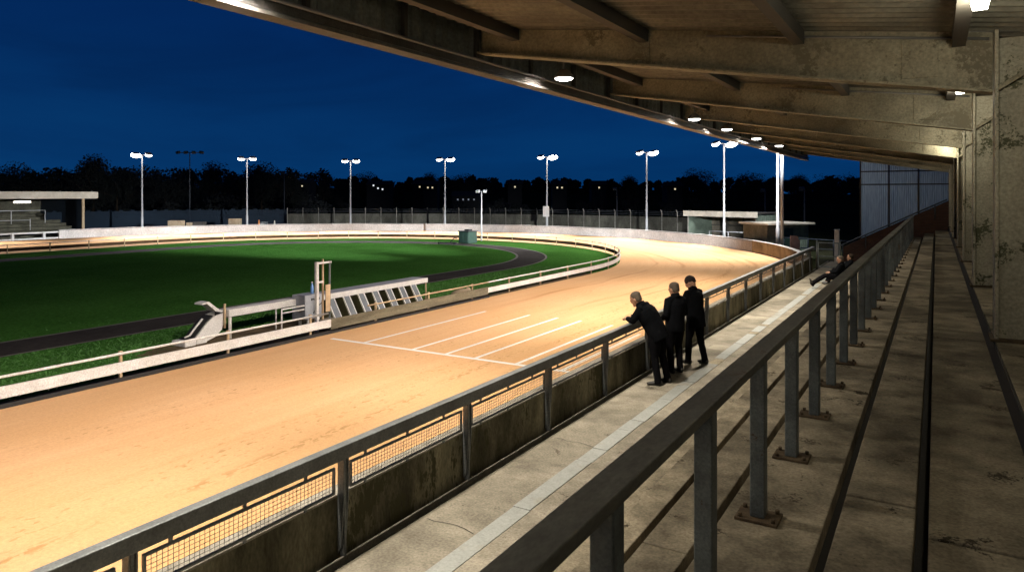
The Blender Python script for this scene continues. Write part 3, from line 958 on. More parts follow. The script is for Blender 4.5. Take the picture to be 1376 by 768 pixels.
# ------------------------------------------------------------------ handrail in the stand
hr = thing('handrail', (-.985, 10, 1.35), 0, 'long weathered steel handrail on square posts running down the stand steps', 'handrail')
mb = MB().bbox(-1.049, -.92, -3, 39.6, 2.345, 2.40, .007)
mb.build('top_rail', M['darkrail'], hr)
post = None
for k in range(-3, 31):
    y = 2.27 + 1.215 * k
    if post is None:
        y0 = y
        m_ = MB().box(-1.0, -.94, y - .05, y - .041, 1.37, 2.345); m_.box(-1.0, -.94, y + .041, y + .05, 1.37, 2.345)
        m_.box(-.974, -.966, y - .041, y + .041, 1.37, 2.345)
        m_ = MB().bbox(-1.015, -.925, y - .05, y + .05, 1.37, 2.345, .008)
        post = m_.build('post', M['galv'], hr)
        b_ = MB().bbox(-1.10, -.84, y - .10, y + .10, 1.351, 1.371, .004)
        for sx in (-1.07, -.87):
            for sy in (-.075, .075):
                b_.tube([(sx, y + sy, 1.37), (sx, y + sy, 1.395)], .014, 6)
        bp = b_.build('base_plate', M['plate'], hr)
        bp.parent = post; bp.matrix_parent_inverse = Matrix.Identity(4)
    else:
        o = post.copy(); COL.objects.link(o); o.location.y += y - y0
        q = bp.copy(); COL.objects.link(q); q.parent = o

# ------------------------------------------------------------------ grandstand
gs = thing('grandstand', (.8, 15, 1.95), 0, 'cantilever roof of the near stand with flaking beams and columns', 'grandstand')
XF, XB = -5.8, 1.8
def zr(x):                      # underside of roof sheet
    return CAMZ + 1.65 + (.5 - x) * .122
# corrugated sheet: ribs along x
sh = MB()
ny = int((YB - YA) / .055)
for i in range(ny + 1):
    y = YA + (YB - YA) * i / ny
    dz = [0, .042, .042, 0][i % 4]
    for x in (XF, -3.5, -1.5, .5, XB):
        sh.v.append((x, y, zr(x) + dz))
for i in range(ny):
    for j in range(4):
        sh.f.append((i * 5 + j, i * 5 + j + 1, (i + 1) * 5 + j + 1, (i + 1) * 5 + j))
sh.build('roof_sheeting', M['sheet'], gs)
# fascia: vertical ribs
fs = MB()
ny = int((YB - YA) / .065)
for i in range(ny + 1):
    y = YA + (YB - YA) * i / ny
    dx = [0, 0, .05, .05][i % 4]
    fs.v += [(XF + dx, y, CAMZ + 1.94), (XF + dx, y, CAMZ + 2.46)]
for i in range(ny):
    fs.f.append((i * 2, i * 2 + 1, i * 2 + 3, i * 2 + 2))
fs.build('fascia', M['fascia'], gs)
gm = MB().prism([(-5.92, CAMZ + 1.79), (-5.70, CAMZ + 1.79), (-5.70, CAMZ + 1.83), (-5.74, CAMZ + 1.85), (-5.74, CAMZ + 1.94), (-5.92, CAMZ + 1.94)], YA, YB, 'y')
gm.build('gutter', M['gutter'], gs)
MB().tube([(-5.68, YA, CAMZ + 1.95), (-5.68, YB, CAMZ + 1.95)], .022, 8).build('conduit', M['lamphouse'], gs)
for x in (-5.1, -3.2, -1.35, .2):
    m_ = MB()
    m_.prism([(x - .06, zr(x) - .16), (x + .06, zr(x) - .16), (x + .06, zr(x) - .004), (x - .06, zr(x) - .004)], YA, YB, 'y')
    m_.build('purlin', M['purlin'], gs)
sm = None
for k in range(0, 31):
    y = YA + .8 + 1.62 * k
    if sm is None:
        y0 = y; sm = MB().box(-5.765, -5.70, y - .03, y + .03, CAMZ + 1.95, CAMZ + 2.38).build('stiffener', M['purlin'], gs)
    else:
        o = sm.copy(); COL.objects.link(o); o.location.y += y - y0
BY = [8.7 + 4.9 * k for k in range(-3, 7)]
beam = None
for y in BY:
    if beam is None:
        y0 = y
        hb = lambda x: CAMZ + 1.05 + (.5 - x) * .164     # bottom edge of beam
        ht = lambda x: zr(x) - .006
        m_ = MB().prism([(-5.68, hb(-5.68)), (.49, hb(.49)), (.49, ht(.49)), (-5.68, ht(-5.68))], y - .02, y + .02, 'y')
        beam = m_.build('roof_beam', M['beam'], gs)
        m_ = MB()
        m_.prism([(-5.69, hb(-5.69) - .025), (.49, hb(.49) - .025), (.49, hb(.49)), (-5.69, hb(-5.69))], y - .12, y + .12, 'y')
        fl = m_.build('flange', M['beam'], gs); fl.parent = beam; fl.matrix_parent_inverse = Matrix.Identity(4)
        sps = []
        for xx in (-3.3, -.15):
            m_ = MB()
            zc = (hb(xx) + ht(xx)) / 2; hh = (ht(xx) - hb(xx)) * .36
            m_.bbox(xx - .17, xx + .17, y - .034, y - .021, zc - hh, zc + hh, .003)
            for bx in (-.11, .11):
                for bz in (-.6, 0, .6):
                    m_.tube([(xx + bx, y - .034, zc + bz * hh), (xx + bx, y - .052, zc + bz * hh)], .016, 6)
            sp_ = m_.build('splice_plate', M['beam'], gs); sp_.parent = beam; sp_.matrix_parent_inverse = Matrix.Identity(4)
            sps.append(sp_)
        m_ = MB().tube([(.46, y - .035, ht(.46) - .07), (-2.4, y - .035, ht(-2.4) - .07)], .014, 6)
        cd_ = m_.build('conduit', M['lamphouse'], gs); cd_.parent = beam; cd_.matrix_parent_inverse = Matrix.Identity(4)
        m_ = MB()
        # H-section column and its knee
        m_.bbox(.50, .535, y - .16, y + .16, 1.955, zr(.5) - .01, .006)
        m_.box(.535, 1.08, y - .08, y + .08, 1.955, zr(1.08) - .015)
        m_.bbox(1.08, 1.115, y - .16, y + .16, 1.955, zr(1.1) - .01, .006)
        colm = m_.build('column', M['column'], gs)
        m_ = MB().prism([(.536, CAMZ + 1.04), (1.079, CAMZ + 1.40), (1.079, CAMZ + 1.45), (.536, CAMZ + 1.09)], y - .14, y - .081, 'y')
        kn = m_.build('knee_brace', M['beam'], gs); kn.parent = colm; kn.matrix_parent_inverse = Matrix.Identity(4)
        m_ = MB().bbox(.46, 1.16, y - .2, y + .2, 1.951, 1.975, .005)
        cb = m_.build('base_plate', M['plate'], gs); cb.parent = colm; cb.matrix_parent_inverse = Matrix.Identity(4)
    else:
        for src, subs in ((beam, (fl, *sps, cd_)), (colm, (kn, cb))):
            o = src.copy(); COL.objects.link(o); o.location.y += y - y0
            for sb in subs:
                q = sb.copy(); COL.objects.link(q); q.parent = o
MB().box(1.78, 1.95, YA, YB, 1.2, zr(1.8) + .02).build('rear_wall', M['concrete'], gs)

# end screen and brick flank wall at the far end
fw = thing('brick_wall', (-1.8, 40.1, .8), 0, 'red brown brick flank wall stepping up at the far end of the stand', 'wall')
def ztop(x): return .75 + (x + 4.1) * .51
MB().prism([(-4.1, -.3), (1.8, -.3), (1.8, ztop(.6)), (.6, ztop(.6)), (-4.1, ztop(-4.1))], 40.02, 40.25, 'y').build('brickwork', M['brick'], fw)
m_ = MB().tube([(-4.3, 39.97, ztop(-4.3) + .12), (.45, 39.97, ztop(.45) + .12)], .035, 8)
m_.build('sloping_rail', M['galv'], fw)
for x in (-4.1, -3.05, -.05):
    MB().tube([(x, 39.97, ztop(x) - .55), (x, 39.97, ztop(x) + .1)], .03, 8).build('rail_post', M['galv'], fw)
es = thing('end_screen', (-1.4, 40.2, 2), 0, 'ribbed translucent glazed screen closing the far end of the stand', 'screen')
xs = [-3.3, -2.02, -.74, .55]
for a, b in zip(xs, xs[1:]):
    for z0, z1 in ((None, 3.9), (3.96, 4.55), (4.61, 9)):
        m_ = MB(); n_ = 26
        for i in range(n_ + 1):
            x = a + .035 + (b - a - .07) * i / n_
            zb = max(z0 if z0 else 0, ztop(x) + .03) if z0 is None else z0
            zt = min(z1, zr(x) - .06)
            zb = min(zb, zt - .01)
            y = 40.10 + (.02 if i % 2 else 0)
            m_.v += [(x, y, zb), (x, y, zt)]
        for i in range(n_):
            m_.f.append((i * 2, i * 2 + 2, i * 2 + 3, i * 2 + 1))
        m_.build('glazing_sheet', M['glazing'], es)
for x in xs:
    MB().box(x - .03, x + .03, 40.06, 40.13, ztop(x), zr(x) - .01).build('mullion', M['purlin'], es)
for zz in (3.93, 4.58):
    MB().box(-3.27, .52, 40.045, 40.058, zz - .03, zz + .03).build('transom', M['purlin'], es)

# ------------------------------------------------------------------ lamps
def spot(name, loc, target, energy, angle, blend, radius, col, parent):
    l = bpy.data.lights.new(name, 'SPOT')
    l.energy = energy; l.spot_size = R(angle); l.spot_blend = blend; l.shadow_soft_size = radius; l.color = col
    o = bpy.data.objects.new(name, l); COL.objects.link(o)
    o.location = loc
    dv = Vector(target) - Vector(loc)
    o.rotation_euler = dv.to_track_quat('-Z', 'Y').to_euler()
    if parent is not None:
        o.parent = parent; o.matrix_parent_inverse = world_of(parent).inverted()
    return o


def point(name, loc, energy, radius, col, parent):
    l = bpy.data.lights.new(name, 'POINT')
    l.energy = energy; l.shadow_soft_size = radius; l.color = col
    o = bpy.data.objects.new(name, l); COL.objects.link(o); o.location = loc
    o.parent = parent; o.matrix_parent_inverse = world_of(parent).inverted()
    return o


def ray_circle(u, cx, cy, r):
    d = Vector(at(u, 1.0))
    b = d.x * cx + d.y * cy; aa = d.length_squared; c = cx * cx + cy * cy - r * r
    return (b + math.sqrt(max(0, b * b - aa * c))) / aa


LAMP_E, TRACK_E, WALL_E = 1850, 2150, 190000
wall_fills = {28.6: (130, 330, 560), 24.6: (760, 900)}
lamps = [(4.5, 'round white lamp under the roof edge at the very top of the picture'),
         (10.3, 'round lit lamp under the roof edge, nearest the first two beams'),
         (17.5, 'round lit lamp under the roof edge, second one seen below the beams'),
         (20.7, 'round lit lamp under the roof edge just above the tall bend mast'),
         (24.6, 'round lit lamp under the roof edge above the twin poles'),
         (28.6, 'round lit lamp under the roof edge, farthest along the stand'),
         (.3, None), (-4.2, None), (-9, None)]  # these three are unseen, added to even out light on the near track
for y, lab in lamps:
    lx, lz = -5.15, CAMZ + 1.87
    a = thing('roof_lamp', (lx, y, lz), 0, lab or 'added unseen round lamp under the roof edge, lighting the near track', 'lamp', 'lamps under the stand roof edge')
    m_ = MB().tube([(lx, y, lz + .005), (lx, y, lz + .05), (lx, y, lz + .11), (lx, y, lz + .15)], [.155, .15, .10, .05], 24)
    m_.build('housing', M['lamphouse'], a)
    m_ = MB().tube([(lx, y, lz + .003), (lx, y, lz - .012), (lx, y, lz - .03)], [.145, .135, .08], 24)
    m_.build('lens', M['lens_stand'], a)
    m_ = MB().tube([(lx, y, lz + .14), (lx, y, lz + .40)], .018, 8); m_.box(lx - .12, lx + .12, y - .03, y + .03, lz + .30, lz + .32)
    m_.build('bracket', M['lamphouse'], a)
    spot('lamp_light', (lx, y, lz - .06), (lx - 1.7, y, GZ), LAMP_E, 163, .8, .16, (1, .89, .73), a)
    spot('track_fill', (lx - .05, y, lz - .06), (-14.4, y + .5, GZ), TRACK_E * {10.3: 1.35, 17.5: 1.25, 4.5: 1.1, .3: 1.0, -4.2: 1.0}.get(y, 1), 88, 1.0, .2, (1, .86, .80), a)  # second spot added to each lamp to carry light across the track
    if y in wall_fills:
        for tu in wall_fills[y]:
            tD = ray_circle(tu, OC[0], OC[1], OR); qx, qy = at(tu, tD)
            dist = math.hypot(qx - lx, qy - y)
            spot('wall_fill', (lx - .1, y, lz - .07), (qx, qy, .15), WALL_E * (dist / 50) ** 2, 21, 1.0, .12, (.92, .96, 1), a)  # narrow spot added to brighten the bend wall
for y, lab in ((6.7, 'small bright bulkhead light by the first column, at the top of the picture'), (12.2, 'small bright bulkhead light below the first big beam'), (17.4, 'small bulkhead light by the third column'), (1.6, 'small bulkhead light before the first column'), (23.0, 'added unseen bulkhead light midway along the far half of the stand'), (29.5, 'added unseen bulkhead light two bays short of the end screen'), (35.5, 'added unseen bulkhead light nearest the end screen')):  # last three are unseen, added to brighten the far treads
    x = .30; z = zr(x) - .10
    a = thing('bulkhead_light', (x, y, z), 0, lab, 'lamp', 'bulkhead lights under the roof')
    m_ = MB().bbox(x - .08, x + .08, y - .12, y + .12, z - .0, z + .09, .01); m_.build('housing', M['lamphouse'], a)
    m_ = MB().prism([(x - .075, z - .002), (x + .075, z - .002), (x + .05, z - .10), (x - .05, z - .10)], y - .11, y + .11, 'y'); m_.build('diffuser', M['lens_bulk'], a)
    point('bulkhead_glow', (x, y, z - .2), 36, .08, (1, .90, .68), a)

# ---- floodlight masts round the bend
def mast(u, vtop, D, label, power, warm=(1, .925, .88), left=1.0, right=1.0, tiltL=0):
    x, y = at(u, D); zt = zat(vtop, D)
    a = thing('floodlight_mast', (x, y, GZ), 0, label, 'floodlight', 'floodlight masts round the bend')
    MB().tube([(x, y, GZ - .05), (x, y, GZ + 1.6), (x, y, GZ + 1.62), (x, y, zt)], [.11, .105, .085, .05], 12).build('pole', M['poleGalv'], a)
    rx, ry = C_, S_                               # along the picture plane
    fxy = Vector((IC[0] - x, IC[1] - y)).normalized()
    MB().tube([(x - rx * .5, y - ry * .5, zt), (x + rx * .5, y + ry * .5, zt)], .035, 8).build('crossarm', M['poleGalv'], a)
    for sgn, k in ((-1, left), (1, right)):
        cx, cy = x + rx * .58 * sgn, y + ry * .58 * sgn
        Mx = Matrix.Translation((cx, cy, zt + .02)) @ Matrix.Rotation(math.atan2(fxy.y, fxy.x), 4, 'Z') @ Matrix.Rotation(R(24), 4, 'Y')
        h = MB().bbox(-.24, .24, -.26, .26, .03, .15, .04, Mx).build('lamp_head', M['lamphouse'], a)
        q = MB().ball((.05, 0, -.05), (.31 * k, .36 * k, .16 * k), 24, Mx).build('lens', M['lens'], a)
        q.parent = h; q.matrix_parent_inverse = Matrix.Identity(4)
    tx, ty = x + fxy.x * 6.5, y + fxy.y * 6.5
    spot('mast_light', (x + fxy.x * .4, y + fxy.y * .4, zt - .12), (tx, ty, GZ), power, 84, .9, .3, warm, a)


mast_specs = [(191, 208, 'lit floodlight mast nearest the far left stand', 1.25, .8),
              (332, 213, 'lit floodlight mast, second from the left along the bend wall', .9, .9),
              (471, 216, 'lit floodlight mast, third from left, behind the far turf edge', .9, 1.0),
              (598, 214, 'lit floodlight mast behind the bend wall just left of the dark green cabinet', .8, 1.15),
              (735, 211, 'lit floodlight mast carrying a small white sign on its pole', .85, 1.3),
              (869, 205, 'lit floodlight mast behind the wall left of the open shed', .85, 1.25),
              (973, 193, 'lit floodlight mast standing in front of the open shed', .9, 1.3)]
MAST_E = 18500
for u, vt, lab, l, r in mast_specs:
    D = ray_circle(u, OC[0], OC[1], OR + 1.6)
    mast(u, vt, D, lab, MAST_E, left=l, right=r)
mast(-120, 205, 52.5, 'added unseen floodlight mast lighting the far straight at left', MAST_E)  # out of view, added to brighten the far left straight
x, y = at(1045, 43.0)
mast(1045, 130, 43.0, 'tall pole at the end of the bend wall, its top hidden by the roof', MAST_E)
m8 = [o for o in bpy.data.objects if o.name.startswith('floodlight_mast')][-1]
spot('mast_light', (x + .5, y - .3, 7.2), (-1.4, 40.6, 2.6), 1000, 60, .8, .3, (.7, .86, 1), m8)  # extra spot added to brighten the end screen
spot('mast_light', (x + .1, y - .6, 7.2), (-6.8, 47.2, .8), 5000, 70, .8, .3, (.95, .97, 1), m8)  # extra spot added to brighten the kiosk front
spot('mast_light', (x + .2, y - .3, 7.2), (-10.5, 38.5, GZ), 5200, 84, .9, .3, (1, .94, .86), m8)  # extra spot added for the dim track corner by the wall end
spot('mast_light', (x - .3, y + .4, 7.2), (-13, 55, .9), 9000, 62, .8, .3, (.95, .97, 1), m8)  # extra spot added to brighten the open shed
x2, y2 = at(1051, 42.4)
a = thing('service_pole', (x2, y2, GZ), 0, 'thick grey pole standing right against the end mast', 'pole')
MB().tube([(x2, y2, GZ - .05), (x2, y2, GZ + 8.2)], [.10, .075], 14).build('pole_shaft', M['poleGalv'], a)
MB().bbox(x2 - .25, x2 + .25, y2 - .25, y2 + .25, GZ, GZ + .22, .02).build('footing', M['concrete'], a)
# sign on the fifth mast
D = ray_circle(735, OC[0], OC[1], OR + 1.45); sx, sy = at(735, D)
a = thing('pole_sign', (sx, sy, 1.2), TH, 'small blank white board fixed to the fifth mast', 'sign')
m_ = MB().bbox(sx - .33, sx + .33, sy - .20, sy - .17, zat(291, D) + .0, zat(277, D), .005); m_.build('board', M['white'], a)
m_ = MB().box(sx - .05, sx + .05, sy - .17, sy - .05, zat(286, D), zat(283, D)); m_.build('clamp', M['lamphouse'], a)

# unlit and distant lamp posts
def dark_mast(u, vtop, D, heads, label, cat='lamp post', lit=False, zb=None, r=.07):
    x, y = at(u, D); zt = zat(vtop, D); zb = zground(x, y) if zb is None else zb
    a = thing('lamp_post', (x, y, zb), 0, label, cat)
    MB().tube([(x, y, zb - .1), (x, y, zt)], [r * 1.3, r * .8], 10).build('pole', M['poleDark'] if not lit else M['poleGalv'], a)
    w = (.27 if lit else .5) * (heads - 1)
    if heads > 1:
        MB().tube([(x - C_ * w, y - S_ * w, zt), (x + C_ * w, y + S_ * w, zt)], .05, 8).build('crossarm', M['poleDark'], a)
    for k in range(heads):
        o_ = -w + k * (2 * w / max(1, heads - 1)) if heads > 1 else -.25
        cx, cy = x + C_ * o_, y + S_ * o_
        Mx = Matrix.Translation((cx, cy, zt)) @ Matrix.Rotation(TH + (k - 1) * .5, 4, 'Z') @ Matrix.Rotation(R(20), 4, 'X') @ Matrix.Scale(.62 if lit else 1, 4)
        MB().bbox(-.24, .24, -.2, .2, -.14, .18, .04, Mx).build('lamp_head', M['poleDark'] if not lit else M['poleGalv'], a)
dark_mast(255, 205, 92, 4, 'unlit dark floodlight mast with a cluster of heads at left', 'floodlight')
dark_mast(382, 232, 98, 1, 'thin unlit lamp post at the joint of the two far fences')
dark_mast(829, 254, 92, 1, 'thin unlit lamp post left of the sixth floodlight mast')
dark_mast(1028, 256, 80, 1, 'thin dark lamp post rising behind the open shed')
dark_mast(1081, 254, 66, 1, 'dim lamp post behind the small green kiosk')
D = 56.5; dark_mast(647, 257, D, 2, 'short post with two small camera heads behind the green cabinet', 'camera post', True, GZ, .055)

# ------------------------------------------------------------------ infield cabinet
x, y = at(629, 53.5)
a = thing('cabinet', (x, y, GZ), R(-12), 'dark green steel cabinet on the turf beside the far rail', 'cabinet')
def lbox(par, name, mat, *b, bev=.01):
    o = MB().bbox(*b, bev).build(name, mat); o.parent = par; return o
lbox(a, 'body', M['greenbox'], -.55, .5, -.45, .45, .03, .86)
lbox(a, 'lid', M['black'], -.6, .55, -.5, .5, .862, .93)
lbox(a, 'vent', M['black'], -.2, .25, -.2, .2, .932, 1.05)
lbox(a, 'door', M['greenbox'], -.5, -.06, -.475, -.452, .08, .8)
lbox(a, 'door', M['greenbox'], -.02, .45, -.475, -.452, .08, .8)
x, y = at(601, 52.5)
a = thing('drag_harrow', (x, y, GZ), R(25), 'low dark drag frame lying on the turf left of the cabinet', 'harrow')
lbox(a, 'frame', M['black'], -.7, .7, -.08, .08, .05, .14)
o = MB().tube([(.2, 0, .1), (.5, 0, .45), (.75, 0, .42)], .03, 8).build('drawbar', M['black']); o.parent = a
for q in (-.6, .6):
    o = MB().tube([(q, -.25, .07), (q, .25, .07)], .06, 10).build('roller', M['black']); o.parent = a

# ------------------------------------------------------------------ starting traps
tx = -15.15
a = thing('starting_traps', (tx, 16.9, GZ), 0, 'row of greyhound starting traps with grey slanting doors beside the rail', 'starting traps')
y0, y1 = 14.9, 19.3
zt = GZ + .70
m_ = MB().bbox(tx - .55, tx + .06, y0 - .1, y1 + .35, zt, zt + .05, .008); m_.build('roof', M['trapcase'], a)
MB().bbox(tx + .065, tx + .10, y0 - .1, y1 + .35, zt - .10, zt + .055, .006).build('lintel', M['white'], a)
MB().box(tx - .54, tx - .50, y0, y1, GZ + .03, zt).build('back_board', M['olive'], a)
pitch = (y1 - y0) / 7
for k in range(7):
    ya = y0 + pitch * k + .02
    pw = pitch * .46
    def slant(xa, xb, za, zb, ya_, yb_, th):
        return MB().add([(xa, ya_, za), (xa, yb_, za), (xb, yb_, zb), (xb, ya_, zb), (xa - th, ya_, za), (xa - th, yb_, za), (xb - th, yb_, zb), (xb - th, ya_, zb)],
                        [(0, 1, 2, 3), (7, 6, 5, 4), (0, 4, 5, 1), (1, 5, 6, 2), (2, 6, 7, 3), (3, 7, 4, 0)])
    xb, xt = tx + .42, tx + .10
    d_ = slant(xb, xt, GZ + .08, zt - .10, ya + .035, ya + pw - .035, .02).build('trap_door', M['trapgrey'], a)
    f_ = MB()
    for yy in (ya, ya + pw - .034):
        q = slant(xb + .012, xt + .012, GZ + .05, zt - .10, yy, yy + .034, .045); f_.add(q.v, q.f)
    q = slant(xb + .012, xb - .02, GZ + .05, GZ + .09, ya + .034, ya + pw - .034, .045); f_.add(q.v, q.f)
    o = f_.build('door_frame', M['white'], a); o.parent = d_; o.matrix_parent_inverse = Matrix.Identity(4)
    MB().prism([(tx - .49, GZ + .03), (tx + .38, GZ + .03), (tx + .05, zt - .005), (tx - .49, zt - .005)], ya - .03, ya - .01, 'y').build('divider', M['olive'], a)
    o = MB().tube([(tx + .3, ya + pw + .02, GZ + .06), (tx - .1, ya + pw + pitch * .3, GZ + .5)], .018, 6).build('door_strut', M['purlin'], a)
MB().tube([(tx + .05, y1 + .3, GZ), (tx + .05, y1 + .3, zt)], .025, 8).build('leg', M['tan'], a)
MB().tube([(tx - .5, y1 + .3, GZ), (tx - .5, y1 + .3, zt)], .025, 8).build('leg', M['tan'], a)
# beam carrying the rail to the lure head
bm_ = thing('overhead_beam', (-15.1, 12.6, GZ), 0, 'long white box beam running from the traps to the curved white lure shoe', 'beam')
MB().bbox(-15.45, -15.10, 11.65, 14.8, zt - .13, zt + .05, .012).build('box_beam', M['white'], bm_)
for yy in (11.75, 13.2):
    MB().tube([(-15.2, yy, GZ), (-15.2, yy, zt - .13)], .04 if yy < 12 else .022, 8).build('leg', M['white'] if yy < 12 else M['poleGalv'], bm_)
MB().tube([(-15.2, 11.6, GZ + .3), (-15.2, 11.6, zt + .2)], .03, 8).build('stake', M['tan'], bm_)
# lure shoe
n_before = set(bpy.data.objects)
ls = thing('lure_shoe', (-15.2, 10.0, GZ), 0, 'white curved hare lure housing with black inner edge on the turf', 'lure housing')
prof = [(10.5, .95), (10.50, .62), (10.42, .38), (10.22, .16), (10.0, .08), (9.72, .12), (9.62, .2), (9.78, .42), (9.98, .68), (10.18, .86)]
MB().prism([(p[0], GZ + p[1]) for p in prof], -15.02, -14.98, 'x').build('side_plate', M['white'], ls)
MB().prism([(p[0], GZ + p[1]) for p in prof], -15.42, -15.38, 'x').build('side_plate', M['white'], ls)
sweep = [(9.45, .22), (9.62, .26), (9.78, .48), (9.98, .74), (10.16, .90)]
m_ = MB()
for p, q in zip(sweep, sweep[1:]):
    m_.add([(-15.38, p[0], GZ + p[1]), (-15.02, p[0], GZ + p[1]), (-15.02, q[0], GZ + q[1]), (-15.38, q[0], GZ + q[1]),
            (-15.38, p[0] + .05, GZ + p[1] - .06), (-15.02, p[0] + .05, GZ + p[1] - .06), (-15.02, q[0] + .05, GZ + q[1] - .06), (-15.38, q[0] + .05, GZ + q[1] - .06)],
           [(0, 1, 2, 3), (7, 6, 5, 4), (0, 4, 5, 1), (2, 6, 7, 3), (1, 5, 6, 2), (3, 7, 4, 0)])
m_.build('chute', M['black'], ls)
MB().tube([(-15.2, 9.5, GZ + .27), (-15.2, 9.64, GZ + .31), (-15.2, 9.8, GZ + .54), (-15.2, 10.0, GZ + .8)], .03, 8).build('guide_bar', M['white'], ls)
MB().prism([(10.46, GZ + .95), (10.28, GZ + 1.02), (10.02, GZ + 1.32), (9.88, GZ + 1.30), (9.9, GZ + 1.35), (10.08, GZ + 1.38), (10.34, GZ + 1.1), (10.5, GZ + 1.0)], -15.36, -15.04, 'x').build('fin', M['white'], ls)
MB().bbox(-15.45, -14.9, 9.3, 9.62, GZ + .02, GZ + .2, .03).build('nose_box', M['white'], ls)
MB().bbox(-15.43, -14.95, 9.66, 9.98, GZ + .02, GZ + .24, .04).build('toe_box', M['white'], ls)

ls.location = (-15.2 - .25, 11.15, GZ); ls.scale = (.95, .95, .72)

# grey control cabinet and frame beside the traps
cx, cy = -14.95, 14.0
a = thing('control_box', (cx, cy, GZ), 0, 'grey metal control box with dark scuffs beside the tall white frame', 'control box')
MB().bbox(cx - .3, cx + .2, cy - .2, cy + .42, GZ + .2, GZ + .86, .015).build('case', M['trapcase'], a)
for px, py in ((cx - .2, cy), (cx + .12, cy), (cx + .12, cy + .35), (cx - .2, cy + .35)):
    MB().bbox(px - .03, px + .03, py - .03, py + .03, GZ, GZ + .2, .004).build('leg', M['white'], a)
mm = MB()
for q in range(7):
    yy = cy + .02 + .045 * q
    mm.add([(cx + .203, yy, GZ + .70 + .02 * (q % 2)), (cx + .203, yy + .05, GZ + .70 + .02 * (q % 2)), (cx + .203, yy + .05, GZ + .77 - .015 * (q % 3)), (cx + .203, yy, GZ + .77 - .02 * (q % 2))], [(0, 1, 2, 3)])
mm.build('scuff_mark', M['black'], a)
MB().tube([(cx + .21, cy + .1, GZ + .35), (cx + .23, cy + .2, GZ + .5), (cx + .21, cy + .4, GZ + .6)], .012, 6).build('cable', M['black'], a)
a = thing('water_bottle', (cx, cy + .25, GZ + 0.843), 0, 'blue plastic bottle standing on the grey control box', 'bottle')
MB().tube([(cx, cy + .25, GZ + 0.843), (cx, cy + .25, GZ + 1.043), (cx, cy + .25, GZ + 1.103), (cx, cy + .25, GZ + 1.153)], [.045, .045, .03, .025], 12).build('bottle_body', M['blue'], a)
MB().tube([(cx, cy + .25, GZ + 1.155), (cx, cy + .25, GZ + 1.183)], .028, 12).build('cap', M['white'], a)
a = thing('pipe_stand', (-14.9, 13.0, GZ), 0, 'low white pipe frame left of the grey control box', 'pipe frame')
MB().tube([(-14.75, 13.0, GZ), (-14.75, 13.0, GZ + .60), (-14.75, 13.77, GZ + .60)], .025, 8).build('hoop', M['white'], a)
MB().tube([(-14.75, 13.0, GZ + .50), (-14.75, 13.77, GZ + .50)], .02, 8).build('crossbar', M['white'], a)
a = thing('finish_frame', (-13.95, 13.5, GZ), 0, 'tall narrow white upright frame with a tan plank beside the rail', 'frame')
MB().bbox(-14.02, -13.94, 13.45, 13.53, GZ, GZ + 1.84, .006).build('upright', M['white'], a)
MB().bbox(-14.0, -13.96, 13.93, 13.97, GZ + .3, GZ + 1.84, .004).build('upright', M['galv'], a)
MB().bbox(-14.0, -13.96, 13.54, 14.0, GZ + 1.78, GZ + 1.83, .004).build('crossbar', M['white'], a)
MB().bbox(-14.0, -13.96, 13.54, 13.7, GZ + 1.28, GZ + 1.33, .004).build('crossbar', M['white'], a)
MB().bbox(-14.04, -14.0, 13.72, 13.765, GZ + .2, GZ + 1.9, .004).build('stake', M['tan'], a)
MB().bbox(-13.95, -13.92, 13.76, 13.92, GZ + .5, GZ + 1.22, .004).build('plank', M['tan'], a)
MB().bbox(-14.15, -13.8, 13.7, 14.1, GZ, GZ + .3, .03).build('footing', M['concrete'], a)
x, y = -14.5, 20.9
a = thing('sandbag', (x, y, GZ), .3, 'pale slumped sack lying behind the rail past the traps', 'sack')
o = MB().ball((0, 0, .1), (.35, .7, .16), 16).build('sack_body', M['timber']); o.parent = a
o = MB().tube([(0, .62, .12), (0, .78, .14)], [.07, .1], 10).build('sack_neck', M['timber']); o.parent = a

# ------------------------------------------------------------------ far stand at left
fsx = -66.5
a = thing('far_stand', (-70, 25, GZ), 0, 'small covered stand with pale flat roof edge across the track at left', 'stand')
yr = 36.85
MB().bbox(fsx - 8.2, fsx + .25, -5, yr, 3.62, 3.68, .01).build('roof', M['purlin'], a)
MB().box(fsx + .255, fsx + .32, -5, yr + .07, 3.08, 3.70).build('fascia', M['shedwhite'], a)
MB().box(fsx - 8, fsx + .25, yr + .003, yr + .066, 3.08, 3.70).build('fascia', M['shedwhite'], a)
MB().box(fsx - 8.2, fsx - 8.0, -5, yr - .1, GZ, 3.61).build('rear_wall', M['standstep'], a)
MB().box(fsx - 7.99, fsx - .5, yr - .8, yr - .765, GZ, 3.61).build('side_wall', M['palisade'], a)
for k in range(4):
    xx = fsx - 3.5 + 1.0 * k
    MB().box(xx - 1, xx - .96, yr - .76, yr - .74, .6, 3.4).build('mullion', M['hoard'], a)
MB().prism([(fsx - 7.9, 2.2), (fsx - 7.9, GZ), (fsx - .2, GZ), (fsx - .2, .2)], yr - .69, yr - .6, 'y').build('flank_wall', M['purlin'], a)
st_ = MB()
for k in range(7):
    st_.bbox(fsx - 1.2 - 1.0 * k, fsx - .2 - 1.0 * k + .001, -5, yr - .9, GZ - .1, .02 + .27 * k, .01)
st_.build('steps', M['standstep'], a)
for y in (35.75, 26.0, 16.8):
    MB().box(fsx - .08, fsx + .08, y - .1, y + .1, GZ, 3.6).build('post', M['tan'], a)
for y, w_ in ((30.3, 2.2),):
    pass
m_ = MB().tube([(fsx - 4.2, 29, 2.0), (fsx - 4.2, 34.6, 2.0)], .035, 6)
for yy in (29, 31.8, 34.6):
    m_.tube([(fsx - 4.2, yy, .8), (fsx - 4.2, yy, 2.0)], .035, 6)
m_.build('handrail', M['poleGalv'], a)
